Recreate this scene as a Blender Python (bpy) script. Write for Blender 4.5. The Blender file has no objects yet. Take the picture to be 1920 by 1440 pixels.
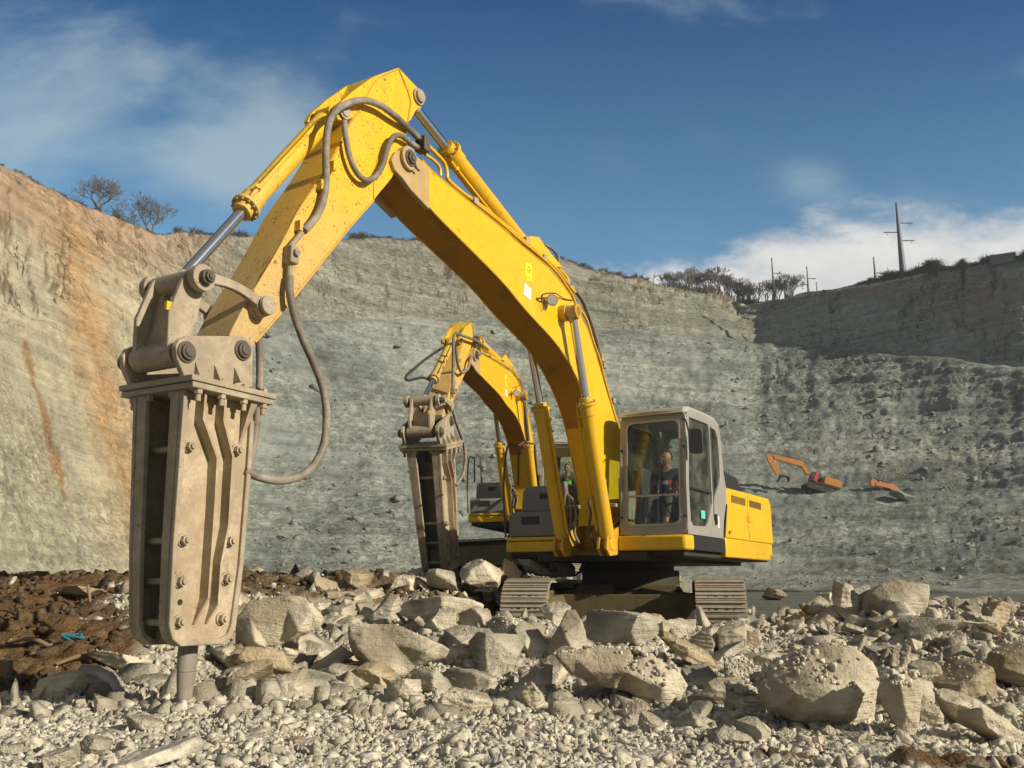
import bpy, bmesh, math, random
import numpy as np
from mathutils import Vector, Matrix, geometry
R = math.radians
PI = math.pi
scene = bpy.context.scene
col = scene.collection

# ------------------------------------------------------------------ camera
FPX = 1700.0
PITCH = math.atan(375 / FPX)
ZC = 0.95
cam_d = bpy.data.cameras.new('camera')
cam_d.sensor_width = 36.0
cam_d.lens = FPX / 1920 * 36.0
cam_d.clip_start = 0.1
cam_d.clip_end = 9000
cam = bpy.data.objects.new('camera', cam_d)
cam.location = (0, 0, ZC)
cam.rotation_euler = (PI / 2 + PITCH, 0, 0)
col.objects.link(cam)
scene.camera = cam

# ------------------------------------------------------------------ world, sun, exposure
SUN_EL = R(23.5)
SUN_DIR = Vector((0.875 * math.cos(SUN_EL), -0.484 * math.cos(SUN_EL), math.sin(SUN_EL))).normalized()
sun_d = bpy.data.lights.new('sun', 'SUN')
sun_d.energy = 5.0
sun_d.angle = R(0.5)
sun_d.color = (1.0, 0.905, 0.745)
sun = bpy.data.objects.new('sun', sun_d)
sun.rotation_euler = SUN_DIR.to_track_quat('Z', 'Y').to_euler()
col.objects.link(sun)

world = bpy.data.worlds.new('World')
scene.world = world
world.use_nodes = True
wn, wl = world.node_tree.nodes, world.node_tree.links
wn.clear()


def vmath(n, l, op, *ins):
    m = n.new('ShaderNodeMath'); m.operation = op
    for i, v in enumerate(ins):
        if isinstance(v, (int, float)): m.inputs[i].default_value = v
        else: l.new(v, m.inputs[i])
    return m.outputs[0]


def smooth(n, l, x, a, b, lo=0.0, hi=1.0):
    m = n.new('ShaderNodeMapRange'); m.interpolation_type = 'SMOOTHSTEP'
    l.new(x, m.inputs['Value'])
    m.inputs['From Min'].default_value = a; m.inputs['From Max'].default_value = b
    m.inputs['To Min'].default_value = lo; m.inputs['To Max'].default_value = hi
    return m.outputs['Result']


def mixc(n, l, f, a, b, mode='MIX'):
    m = n.new('ShaderNodeMix'); m.data_type = 'RGBA'; m.blend_type = mode
    for s, v in ((m.inputs['Factor'], f), (m.inputs['A'], a), (m.inputs['B'], b)):
        if isinstance(v, (int, float)): s.default_value = v
        elif isinstance(v, tuple): s.default_value = (*v[:3], 1)
        else: l.new(v, s)
    return m.outputs['Result']


sky = wn.new('ShaderNodeTexSky'); sky.sky_type = 'NISHITA'
sky.sun_disc = False
sky.sun_elevation = SUN_EL
sky.sun_rotation = math.atan2(SUN_DIR.x, SUN_DIR.y)
sky.altitude = 400; sky.air_density = 1.0; sky.dust_density = 0.6; sky.ozone_density = 3.0
wtc = wn.new('ShaderNodeTexCoord')
wsep = wn.new('ShaderNodeSeparateXYZ'); wl.new(wtc.outputs['Generated'], wsep.inputs[0])
W = lambda op, *a: vmath(wn, wl, op, *a)
ymax = W('MAXIMUM', wsep.outputs[1], 0.05)
az = W('DIVIDE', wsep.outputs[0], ymax)      # tangent of azimuth from north
el = W('DIVIDE', wsep.outputs[2], ymax)      # tangent of elevation
wcomb = wn.new('ShaderNodeCombineXYZ'); wl.new(az, wcomb.inputs[0]); wl.new(W('MULTIPLY', el, 1.9), wcomb.inputs[1])


def wnoise(scale, detail, rough, dist=0.0, off=0.0):
    t = wn.new('ShaderNodeTexNoise'); t.inputs['Scale'].default_value = scale
    t.inputs['Detail'].default_value = detail; t.inputs['Roughness'].default_value = rough
    t.inputs['Distortion'].default_value = dist
    mp = wn.new('ShaderNodeMapping'); mp.inputs['Location'].default_value = (off, off * .7, off * .3)
    wl.new(wcomb.outputs[0], mp.inputs[0]); wl.new(mp.outputs[0], t.inputs['Vector'])
    return t.outputs['Fac']


def blob(cx, cy, rx, ry):
    dx = W('DIVIDE', W('SUBTRACT', az, cx), rx); dy = W('DIVIDE', W('SUBTRACT', el, cy), ry)
    return W('POWER', 2.718, W('MULTIPLY', -1.0, W('ADD', W('MULTIPLY', dx, dx), W('MULTIPLY', dy, dy))))


n1 = wnoise(3.2, 9, .62, .15, 2.3)
n2 = wnoise(3.0, 8, .58, .25, 7.7)
# cloud bank low in the east of the view
edge = W('ADD', W('ADD', 0.378, W('MULTIPLY', az, 0.09)), W('MULTIPLY', W('SUBTRACT', n1, .5), 0.26))
bank = smooth(wn, wl, W('SUBTRACT', edge, el), -0.006, 0.05)
bank = W('MULTIPLY', bank, smooth(wn, wl, az, -0.10, 0.12))
wis = W('ADD', W('ADD', W('MULTIPLY', blob(-.58, .56, .22, .11), .46), W('MULTIPLY', blob(-.33, .49, .16, .06), .34)),
        W('ADD', W('MULTIPLY', blob(-.26, .56, .12, .07), .34), W('MULTIPLY', blob(.345, .465, .06, .035), .40)))
wis = W('ADD', wis, W('MULTIPLY', blob(.47, .44, .07, .03), .34))
wis = W('ADD', wis, W('MULTIPLY', blob(-.62, .66, .12, .08), .2))
wispy = smooth(wn, wl, W('ADD', W('MULTIPLY', wis, 0.95), W('MULTIPLY', n2, 1.5)), 0.80, 1.36, 0, .55)
skyc = wn.new('ShaderNodeGamma'); wl.new(sky.outputs[0], skyc.inputs[0]); skyc.inputs[1].default_value = 1.0
top = smooth(wn, wl, el, 0.26, 0.90)
tint = mixc(wn, wl, top, (1.0, 1.26, 1.14), (0.0, 0.36, 0.66))
skyt = mixc(wn, wl, 1.0, skyc.outputs[0], tint, 'MULTIPLY')
cshade = smooth(wn, wl, wnoise(5, 7, .6, .2, 5.0), .3, .7)
cc1 = mixc(wn, wl, cshade, (5.6, 5.6, 5.5), (7.6, 7.3, 6.8))
c1 = mixc(wn, wl, wispy, skyt, (4.3, 5.2, 5.3))
c2 = mixc(wn, wl, W('MULTIPLY', bank, .93), c1, cc1)
# unseen pale cloud behind the photographer and overhead, added as neutral fill light
behind = smooth(wn, wl, wsep.outputs[1], 0.10, -0.25)
over = smooth(wn, wl, wsep.outputs[2], 0.72, 0.95)
nb = wn.new('ShaderNodeTexNoise'); nb.inputs['Scale'].default_value = 2.5; nb.inputs['Detail'].default_value = 6; wl.new(wtc.outputs['Generated'], nb.inputs['Vector'])
fill_cover = W('MULTIPLY', W('MAXIMUM', behind, over), smooth(wn, wl, nb.outputs['Fac'], .35, .6, .55, 1.0))
c2 = mixc(wn, wl, fill_cover, c2, (2.3, 2.2, 2.0))
bg = wn.new('ShaderNodeBackground'); wl.new(c2, bg.inputs[0]); bg.inputs[1].default_value = 0.098
wo = wn.new('ShaderNodeOutputWorld'); wl.new(bg.outputs[0], wo.inputs[0])

scene.view_settings.view_transform = 'Standard'
scene.view_settings.look = 'None'
scene.view_settings.exposure = 0.34
scene.view_settings.gamma = 1.0
scene.cycles.max_bounces = 6
scene.cycles.transparent_max_bounces = 10
scene.cycles.use_denoising = True

# ------------------------------------------------------------------ small tools
_c, _s = math.cos(PITCH), math.sin(PITCH)


def ray(px, py):
    a, b = (px - 960) / FPX, (720 - py) / FPX
    return np.array([a, _c - b * _s, _s + b * _c])


def at(px, py, Y):
    r = ray(px, py)
    return np.array([0, 0, ZC]) + r * (Y / r[1])


def tag(o, label=None, cat=None, group=None, kind=None):
    if label: o['label'] = label
    if cat: o['category'] = cat
    if group: o['group'] = group
    if kind: o['kind'] = kind
    return o


def empty(name, loc, rz=0.0, scale=1.0):
    o = bpy.data.objects.new(name, None); col.objects.link(o)
    o.empty_display_size = .2
    o.location = loc; o.rotation_euler = (0, 0, rz); o.scale = (scale,) * 3
    return o


def mesh_np(name, verts, faces, mat, parent=None, flat=True, attr=None):
    """verts (n,3) array, faces (m,k) int array"""
    me = bpy.data.meshes.new(name)
    verts = np.asarray(verts, np.float32); faces = np.asarray(faces, np.int32)
    m, k = faces.shape
    me.vertices.add(len(verts)); me.vertices.foreach_set('co', verts.ravel())
    me.loops.add(m * k); me.loops.foreach_set('vertex_index', faces.ravel())
    me.polygons.add(m); me.polygons.foreach_set('loop_start', np.arange(0, m * k, k, dtype=np.int32))
    me.polygons.foreach_set('loop_total', np.full(m, k, np.int32))
    if not flat: me.polygons.foreach_set('use_smooth', np.ones(m, bool))
    if attr is not None:
        for nm, data in attr.items():
            a = me.color_attributes.new(nm, 'FLOAT_COLOR', 'POINT')
            d = np.ones((len(verts), 4), np.float32); d[:, :data.shape[1]] = data
            a.data.foreach_set('color', d.ravel())
    me.update(); me.validate()
    me.materials.append(mat)
    o = bpy.data.objects.new(name, me); col.objects.link(o)
    if parent is not None: o.parent = parent
    return o


def _hash(ix, iy, iz, seed):
    h = (ix.astype(np.int64) * 374761393 + iy.astype(np.int64) * 668265263 + iz.astype(np.int64) * 2147483647 + seed * 1274126177) & 0xffffffff
    h = ((h ^ (h >> 13)) * 1274126177) & 0xffffffff
    h = ((h ^ (h >> 15)) * 2246822519) & 0xffffffff
    return ((h ^ (h >> 16)) & 0xffffff) / float(0xffffff) * 2 - 1


def vnoise(p, seed=0):
    p = np.asarray(p, float); i = np.floor(p); f = p - i; f = f * f * (3 - 2 * f)
    i = i.astype(np.int64); out = 0
    for a in (0, 1):
        for b in (0, 1):
            for c in (0, 1):
                w = (f[..., 0] if a else 1 - f[..., 0]) * (f[..., 1] if b else 1 - f[..., 1]) * (f[..., 2] if c else 1 - f[..., 2])
                out = out + w * _hash(i[..., 0] + a, i[..., 1] + b, i[..., 2] + c, seed)
    return out


def fbm(p, octv=4, seed=0, gain=.5, lac=2.03):
    p = np.asarray(p, float); a, s, t = 1.0, 0, 0
    for k in range(octv):
        s = s + a * vnoise(p, seed + k * 17); t += a; a *= gain; p = p * lac + 11.3
    return s / t


def sst(x, a, b):
    t = np.clip((np.asarray(x, float) - a) / (b - a), 0, 1)
    return t * t * (3 - 2 * t)


# ------------------------------------------------------------------ materials
MATS = {}


class NT:
    def __init__(s, name):
        s.m = bpy.data.materials.new(name); s.m.use_nodes = True
        s.n, s.l = s.m.node_tree.nodes, s.m.node_tree.links
        s.b = s.n['Principled BSDF']
        s.tc = s.n.new('ShaderNodeTexCoord')
        s.out = s.n['Material Output']

    def noise(s, scale, detail=4, rough=.55, vec=None, stretch=None, dist=0):
        t = s.n.new('ShaderNodeTexNoise'); t.inputs['Scale'].default_value = scale
        t.inputs['Detail'].default_value = detail; t.inputs['Roughness'].default_value = rough
        t.inputs['Distortion'].default_value = dist
        v = vec or s.tc.outputs['Object']
        if stretch:
            mp = s.n.new('ShaderNodeMapping'); mp.inputs['Scale'].default_value = stretch
            s.l.new(v, mp.inputs[0]); v = mp.outputs[0]
        s.l.new(v, t.inputs['Vector'])
        return t.outputs['Fac']

    def vor(s, scale, stretch=None, feature='F1'):
        t = s.n.new('ShaderNodeTexVoronoi'); t.inputs['Scale'].default_value = scale; t.feature = feature
        v = s.tc.outputs['Object']
        if stretch:
            mp = s.n.new('ShaderNodeMapping'); mp.inputs['Scale'].default_value = stretch
            s.l.new(v, mp.inputs[0]); v = mp.outputs[0]
        s.l.new(v, t.inputs['Vector'])
        return t.outputs['Distance']

    def sm(s, x, a, b, lo=0., hi=1.): return smooth(s.n, s.l, x, a, b, lo, hi)
    def mix(s, f, a, b, mode='MIX'): return mixc(s.n, s.l, f, a, b, mode)
    def math(s, op, *a): return vmath(s.n, s.l, op, *a)

    def bump(s, h, strength, dist):
        b = s.n.new('ShaderNodeBump'); b.inputs['Strength'].default_value = strength
        b.inputs['Distance'].default_value = dist; s.l.new(h, b.inputs['Height'])
        s.l.new(b.outputs[0], s.b.inputs['Normal'])

    def set(s, k, v):
        i = s.b.inputs[k]
        if isinstance(v, (int, float)): i.default_value = v
        elif isinstance(v, tuple): i.default_value = (*v[:3], 1)
        else: s.l.new(v, i)
        return s


def painted(name, base, dust, amount, rough=.4, chips=(.10, .06, .035), chip_amt=.0, grad=None):
    """paint under a coat of dust: amount 0..1, grad=(z0,z1) more dust from z1 down to z0"""
    t = NT(name)
    big = t.noise(2.2, 6, .6); fine = t.noise(38, 3, .6); mid = t.noise(9, 5, .65)
    v = t.mix(t.sm(mid, .3, .75), tuple(c * .86 for c in base), base)
    f = t.math('ADD', t.math('MULTIPLY', big, .65), t.math('MULTIPLY', mid, .35))
    f = t.sm(f, .74 - amount * .5, .92 - amount * .42, amount * .15, min(1, amount * 1.1))
    if grad:
        sp = t.n.new('ShaderNodeSeparateXYZ'); t.l.new(t.tc.outputs['Object'], sp.inputs[0])
        g = t.sm(t.math('ADD', sp.outputs[2], t.math('MULTIPLY', big, .9)), grad[1], grad[0])
        f = t.math('MAXIMUM', f, t.math('MULTIPLY', g, .93))
    dc = t.mix(t.sm(fine, .35, .7), tuple(c * .75 for c in dust), dust)
    c = t.mix(f, v, dc)
    stn = t.noise(3.2, 6, .7, stretch=(2.2, 2.2, .45))
    c = t.mix(t.sm(stn, .50, .72, 0, .45), c, tuple(x * .55 + y * .12 for x, y in zip(base, dust)))
    if chip_amt:
        ch = t.sm(t.math('ADD', t.math('MULTIPLY', fine, .6), t.math('MULTIPLY', t.noise(6, 6, .7), .4)), .66 - chip_amt, .70 - chip_amt)
        c = t.mix(t.math('MULTIPLY', ch, .8), c, chips)
    t.set('Base Color', c)
    t.set('Roughness', t.math('ADD', rough, t.math('MULTIPLY', f, .85 - rough)))
    t.set('Specular IOR Level', .35)
    t.bump(t.math('ADD', fine, t.math('MULTIPLY', mid, .8)), .18, .004)
    MATS[name] = t.m
    return t.m


DUST = (.47, .37, .22)
painted('yellow', (.74, .45, .004), (.56, .40, .16), .38, .32, chip_amt=.05)
painted('yellow_shade_dirt', (.42, .20, .008), (.15, .075, .03), .55, .5, chip_amt=.05)  # boom underside: its shade put into a darker, browner yellow, along with dirt
painted('yellow_arm', (.76, .46, .006), (.50, .36, .18), .46, .4, chip_amt=.09, grad=(3.3, 6.0))
painted('yellow_dirty', (.60, .33, .012), (.40, .28, .12), .5, .45, chip_amt=.06)
painted('yellow_tube', (.72, .42, .008), (.46, .27, .09), .52, .38, chip_amt=.05)
painted('tan_steel', (.29, .235, .16), (.57, .47, .33), .62, .6, chips=(.13, .10, .07), chip_amt=.075)
painted('tan_rust', (.33, .25, .15), (.62, .52, .375), .62, .6, chips=(.22, .12, .05), chip_amt=.06)
painted('tan_warm', (.44, .30, .12), (.50, .38, .21), .6, .6, chips=(.2, .12, .06), chip_amt=.05)
painted('dark_steel', (.09, .075, .055), (.30, .25, .17), .35, .55)
painted('tool_steel', (.22, .20, .16), (.56, .52, .42), .4, .45, grad=(.15, .60))
painted('dusty_dark', (.16, .135, .10), (.42, .36, .26), .5, .6)
painted('cab_grey', (.30, .29, .26), (.40, .36, .28), .28, .4)
painted('box_grey', (.20, .19, .17), (.34, .30, .22), .25, .45)
painted('cab_light', (.40, .38, .33), (.48, .42, .32), .4, .5)
painted('black_trim', (.018, .018, .017), (.16, .14, .10), .22, .4)
painted('interior', (.06, .062, .06), (.12, .11, .09), .3, .7)
painted('track_steel', (.33, .28, .21), (.50, .44, .34), .6, .55, chips=(.08, .06, .05), chip_amt=.05)
painted('under_dark', (.03, .026, .02), (.16, .13, .085), .35, .7)
painted('under_worn', (.10, .075, .03), (.34, .26, .11), .45, .7, chips=(.05, .04, .03), chip_amt=.1)
painted('hose', (.13, .11, .09), (.44, .38, .29), .66, .6)
painted('orange', (.52, .19, .03), (.36, .22, .10), .45, .5)
painted('rubber', (.03, .03, .03), (.2, .17, .13), .3, .6)


def simple(name, c, rough=.5, metal=0., var=.15, emit=None):
    t = NT(name)
    t.set('Base Color', t.mix(t.noise(14, 4), tuple(x * (1 - var) for x in c), tuple(min(1, x * (1 + var)) for x in c)))
    t.set('Roughness', rough).set('Metallic', metal)
    MATS[name] = t.m
    return t.m


simple('chrome', (.66, .65, .62), .2, 1.0, .06)
simple('lens', (.55, .55, .52), .15, .6)
simple('sticker_white', (.62, .60, .56), .5)
simple('sticker_yellow', (.80, .72, .01), .5)
simple('sticker_teal', (.12, .55, .48), .5)
simple('mark_black', (.02, .02, .02), .5)
simple('skin', (.46, .20, .11), .5)
simple('hair', (.022, .016, .012), .7)
simple('shirt_navy', (.022, .028, .06), .85)
simple('shirt_red', (.50, .03, .03), .85)
simple('shirt_white', (.6, .6, .62), .85)
simple('trousers', (.07, .065, .06), .85)
simple('vest_green', (.10, .55, .02), .8)
simple('blue_plastic', (.03, .17, .24), .5)
simple('wood', (.22, .14, .08), .8)
simple('bark', (.14, .12, .10), .9)
simple('pylon_steel', (.10, .105, .115), .55, .2)
simple('scrub', (.075, .065, .04), .95, 0, .4)
simple('scrub_green', (.05, .06, .028), .95, 0, .4)
simple('rail_metal', (.42, .42, .41), .6)
simple('shed_wall', (.11, .11, .11), .8)
simple('red_paint', (.45, .03, .02), .5)

# tinted cab glass: clear, thin, a mirror at grazing angles
g = NT('glass')
tr = g.n.new('ShaderNodeBsdfTransparent'); tr.inputs[0].default_value = (.84, .90, .87, 1)
gl = g.n.new('ShaderNodeBsdfGlossy'); gl.inputs['Roughness'].default_value = .03
fr = g.n.new('ShaderNodeFresnel'); fr.inputs[0].default_value = 1.5
df = g.n.new('ShaderNodeBsdfDiffuse'); df.inputs[0].default_value = (.42, .38, .30, 1)
mx = g.n.new('ShaderNodeMixShader'); g.l.new(fr.outputs[0], mx.inputs[0]); g.l.new(tr.outputs[0], mx.inputs[1]); g.l.new(gl.outputs[0], mx.inputs[2])
mx2 = g.n.new('ShaderNodeMixShader'); g.l.new(g.sm(g.noise(3, 6, .65), .35, .8, .0, .12), mx2.inputs[0])
g.l.new(mx.outputs[0], mx2.inputs[1]); g.l.new(df.outputs[0], mx2.inputs[2])
g.l.new(mx2.outputs[0], g.out.inputs[0]); MATS['glass'] = g.m


def rock_mat(name, a, b, dark, bump=.6, rand=True):
    t = NT(name)
    n1 = t.noise(2.3, 8, .62); n2 = t.noise(16, 6, .65); n3 = t.noise(70, 3, .6)
    lay = t.noise(7, 5, .6, stretch=(.6, .6, 3.5))
    c = t.mix(t.sm(n1, .32, .68), a, b)
    c = t.mix(t.math('MULTIPLY', t.sm(lay, .52, .75), .35), c, dark)
    c = t.mix(t.sm(t.math('ADD', t.math('MULTIPLY', n2, .7), t.math('MULTIPLY', n3, .3)), .56, .74, 0, .5), c, dark)
    if rand:
        oi = t.n.new('ShaderNodeObjectInfo')
        c = t.mix(1.0, c, t.mix(oi.outputs['Random'], (.80, .79, .76), (1.08, 1.05, 1.0)), 'MULTIPLY')
    c = t.mix(1.0, c, t.mix(t.sm(t.noise(21 if not rand else 1.3, 1), .36, .64), (.74, .72, .69), (1.10, 1.10, 1.09)), 'MULTIPLY')
    t.set('Base Color', c).set('Roughness', .93).set('Specular IOR Level', .15)
    h = t.math('ADD', t.math('MULTIPLY', n1, 1.4), t.math('ADD', t.math('MULTIPLY', n2, .42), t.math('ADD', t.math('MULTIPLY', n3, .10), t.math('MULTIPLY', lay, .5))))
    t.bump(h, bump * 1.35, .08)
    MATS[name] = t.m
    return t.m


rock_mat('limestone', (.42, .375, .285), (.60, .55, .44), (.22, .17, .11))
rock_mat('limestone_grey', (.34, .32, .26), (.50, .465, .375), (.16, .13, .10))
rock_mat('limestone_tan', (.36, .29, .19), (.46, .385, .27), (.16, .10, .05))
rock_mat('gravel', (.42, .385, .31), (.60, .555, .45), (.24, .21, .16), .3, False)
rock_mat('soil', (.090, .062, .034), (.155, .112, .062), (.055, .032, .015), .6, False)
# ------------------------------------------------------------------ quarry floor
def gz(X, Y):
    """height of the quarry floor near the machines"""
    X = np.asarray(X, float); Y = np.asarray(Y, float)
    z = 0.02 + 0.0 * X
    left = sst(Y, 10.5, 14.5) * sst(-X, -.9, 1.3)
    z = z + 1.02 * left
    dm = sst(-X - .27 * Y, -.1, 1.1) * sst(Y, 7.6, 10.2) * (1 - sst(Y, 13, 17))
    z = z + dm * (.50 - .55 * left) + dm * .12 * vnoise(np.stack([X * .8, Y * .8, 0 * X], -1), 4)
    ridge = np.exp(-((Y - 11.0) / 1.25) ** 2) * sst(X, -2.2, -.6) * (1 - sst(X, 3.0, 4.2))
    z = z + .44 * ridge
    rh = sst(X - .10 * Y, 1.9, 3.4) * sst(Y, 7.2, 11.0)
    z = z + rh * (.62 + .10 * vnoise(np.stack([X * .5, Y * .5, 0 * X + 3], -1), 9)) * (1 - .9 * sst(Y, 14, 20))
    back = sst(Y, 18.2, 20.0) * (1 - sst(X, 3.4, 6))
    z = np.maximum(z, 1.08 * back)
    far = sst(Y, 26, 60)
    z = z * (1 - far) + 0.25 * far
    # the shallow bay the near excavator stands in
    pocket = sst(X, -.35, .35) * (1 - sst(X, 4.2, 5.0)) * sst(Y, 12.0, 12.9) * (1 - sst(Y, 18.0, 18.8))
    z = z * (1 - pocket) + 0.0 * pocket
    z = z + .05 * vnoise(np.stack([X * 1.3, Y * 1.3, 0 * X + 7], -1), 2) * (1 - pocket)
    z = z - .55 * sst(-Y, -3.6, 0)     # falls away behind the photographer
    return z


def soil_mask(X, Y):
    X = np.asarray(X, float); Y = np.asarray(Y, float)
    w = .35 * vnoise(np.stack([X * 1.6, Y * 1.6, 0 * X], -1), 31) + .2 * vnoise(np.stack([X * 5, Y * 5, 0 * X], -1), 32)
    a = sst(-X / np.maximum(Y, 1) + w * .12, .395, .44) * sst(Y + w * 1.5, 7.4, 8.4) * (1 - sst(Y, 19, 24))
    b = sst(-X + w * 2, -1.2, .2) * sst(Y + w * 2, 12.4, 13.6) * (1 - sst(Y, 20, 24))
    def d(cx, cy, rx, ry): return 1 - sst(((X - cx) / rx) ** 2 + ((Y - cy) / ry) ** 2 + w * 1.8, .5, 1.2)
    return np.clip(a + b * .9 + d(2.35, 5.1, .42, .28) + d(1.55, 5.3, .25, .06) + d(3.1, 7.6, .45, .3), 0, 1)


def hit(px, py, y0=3.2):
    """where the line of sight meets the quarry floor"""
    r = ray(px, py); r = r / r[1]
    Y = np.arange(y0, 60, .02)
    zz = ZC + r[2] * Y; g = gz(r[0] * Y, Y)
    k = np.argmax(zz < g)
    return float(Y[k]) if zz[k] < g[k] else 40.0


def axis(parts):
    out = []
    for a, b, s in parts: out.append(np.arange(a, b, s))
    return np.concatenate(out)


ypos = np.concatenate([axis([(-40, 2, 3.0), (2, 3.4, .12), (3.4, 8.5, .034), (8.5, 15, .055), (15, 24, .12), (24, 60, .9), (60, 240, 8)]), np.geomspace(240, 6000, 14)])
xp = np.concatenate([axis([(0, 5, .04), (5, 10, .07), (10, 20, .3), (20, 60, 2)]), np.geomspace(60, 6000, 16)])
xpos = np.concatenate([-xp[:0:-1], xp])
GX, GY = np.meshgrid(xpos, ypos)
GZ = gz(GX, GY)
sm_ = soil_mask(GX, GY)
P3 = np.stack([GX, GY, 0 * GX], -1)
near = (1 - sst(np.hypot(GX, GY), 20, 40))
pk = sst(GX, -.1, .4) * (1 - sst(GX, 4.0, 4.8)) * sst(GY, 12.2, 12.9) * (1 - sst(GY, 17.8, 18.4))
GZ = GZ + near * (1 - pk) * ((1 - sm_) * (.030 * fbm(P3 * 5, 4, 3) + .018 * fbm(P3 * 22, 3, 8))
                 + sm_ * (.14 * fbm(P3 * 3.2, 4, 5, .6) + .05 * np.abs(fbm(P3 * 9, 3, 6)) + .03 * fbm(P3 * 24, 2, 12)))
nY, nX = GX.shape
idx = np.arange(nY * nX).reshape(nY, nX)
F4 = np.stack([idx[:-1, :-1], idx[:-1, 1:], idx[1:, 1:], idx[1:, :-1]], -1).reshape(-1, 4)

t = NT('floor_mat')
at1 = t.n.new('ShaderNodeAttribute'); at1.attribute_name = 'soil'
sp = t.n.new('ShaderNodeSeparateColor'); t.l.new(at1.outputs['Color'], sp.inputs[0])
a1 = t.noise(1.1, 6, .6); a2 = t.noise(22, 6, .7); a3 = t.vor(34); a4 = t.noise(90, 3, .6)
dst = t.mix(t.sm(a1, .3, .7), (.36, .335, .265), (.46, .43, .34))
dst = t.mix(t.sm(a2, .48, .72, 0, .55), dst, (.25, .22, .16))
dst = t.mix(t.sm(a3, .0, .35, .35, 0), dst, (.55, .52, .43))
so = t.mix(t.sm(t.noise(6, 6, .7), .35, .7), (.085, .048, .020), (.19, .115, .055))
so = t.mix(t.sm(a4, .5, .75, 0, .6), so, (.26, .18, .10))
gs = t.n.new('ShaderNodeSeparateXYZ'); t.l.new(t.tc.outputs['Object'], gs.inputs[0])
dst = t.mix(t.sm(gs.outputs[1], 15, 24), dst, t.mix(t.sm(a1, .3, .7), (.11, .113, .092), (.16, .16, .13)))
t.set('Base Color', t.mix(sp.outputs[0], dst, so)).set('Roughness', .95).set('Specular IOR Level', .1)
t.bump(t.math('ADD', t.math('MULTIPLY', a2, 1.), t.math('ADD', t.math('MULTIPLY', a3, .7), t.math('MULTIPLY', a4, .4))), .7, .03)
ground = mesh_np('ground', np.stack([GX, GY, GZ], -1).reshape(-1, 3), F4, t.m, attr={'soil': sm_.reshape(-1, 1) * np.ones((1, 3))})
tag(ground, kind='structure')

# ------------------------------------------------------------------ quarry faces: knots (py, Y) per column px
COLS = [
    (-1500, [(1190, 22), (900, 28), (560, 33), (555, 34), (60, 44)]),
    (-500, [(1160, 36), (900, 44), (600, 52), (595, 53), (180, 62)]),
    (0, [(1135, 52), (900, 60), (602, 67), (598, 68), (305, 80)]),
    (100, [(1130, 60), (900, 69), (602, 77), (598, 78), (357, 90)]),
    (200, [(1122, 68), (900, 79), (602, 88), (598, 89), (402, 102)]),
    (290, [(1115, 78), (900, 91), (602, 102), (598, 103), (437, 116)]),
    (470, [(1110, 92), (950, 108), (605, 138), (600, 140), (441, 152)]),
    (700, [(1106, 98), (900, 122), (603, 164), (598, 168), (447, 178)]),
    (950, [(1104, 100), (900, 132), (605, 182), (600, 186), (462, 196)]),
    (1130, [(1104, 98), (955, 132), (624, 190), (618, 197), (509, 209)]),
    (1280, [(1104, 92), (935, 138), (634, 198), (629, 206), (545, 219)]),
    (1400, [(1106, 86), (930, 141), (644, 203), (638, 212), (568, 226)]),
    (1430, [(1107, 84), (929, 141), (646, 204), (641, 213), (567, 225)]),
    (1500, [(1108, 80), (928, 141), (650, 198), (646, 206), (550, 214)]),
    (1600, [(1109, 76), (926, 141), (657, 188), (652, 195), (535, 202)]),
    (1695, [(1110, 73), (925, 140), (668, 178), (662, 185), (518, 191)]),
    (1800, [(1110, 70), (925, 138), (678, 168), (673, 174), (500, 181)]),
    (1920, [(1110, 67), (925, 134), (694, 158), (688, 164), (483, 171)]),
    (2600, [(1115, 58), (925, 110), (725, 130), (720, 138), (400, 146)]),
    (3900, [(1120, 46), (930, 80), (725, 94), (720, 100), (380, 108)]),
]
cpx = np.array([c[0] for c in COLS], float)
kn = np.array([c[1] for c in COLS], float)
pxs = np.concatenate([np.arange(-1500, -100, 50), np.arange(-100, 2020, 4.0), np.arange(2020, 3901, 50)])
K = np.stack([np.stack([np.interp(pxs, cpx, kn[:, k, j]) for k in range(5)], 1) for j in (0, 1)], -1)  # (n,5,2)
# rim detail
rn = fbm(np.stack([pxs * .02, 0 * pxs, 0 * pxs], -1), 5, 44)
K[:, 4, 0] += rn * 7
K[:, 2, 0] += fbm(np.stack([pxs * .012, 0 * pxs + 4, 0 * pxs], -1), 4, 45) * 5 * sst(pxs, 500, 1100)
K[:, 2, 0] += fbm(np.stack([pxs * .05, 0 * pxs + 9, 0 * pxs], -1), 4, 46) * 3.5
K[:, 3, 0] = K[:, 2, 0] - 5
seg = [0, 56, 74, 4, 64]
rows = []      # (py, Y, zone) zone 0 apron 1 slope 2 face 3 bench 4 wall 5 top
for k in range(4):
    m = seg[k + 1]
    for q in range(m):
        f = q / m
        rows.append((K[:, k] * (1 - f) + K[:, k + 1] * f, k + f))
rows.append((K[:, 4], 4.0))
PY = np.stack([r[0][:, 0] for r in rows]); YY = np.stack([r[0][:, 1] for r in rows])
TT = np.stack([np.full(len(pxs), r[1]) for r in rows])
PX = np.stack([pxs] * len(rows))
a_, b_ = (PX - 960) / FPX, (720 - PY) / FPX
ry = _c - b_ * _s
tt = YY / ry
V = np.stack([a_ * tt, YY, ZC + (_s + b_ * _c) * tt], -1)
bot = V[0].copy(); bot[:, 1] -= 4; bot[:, 2] = -3
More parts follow.
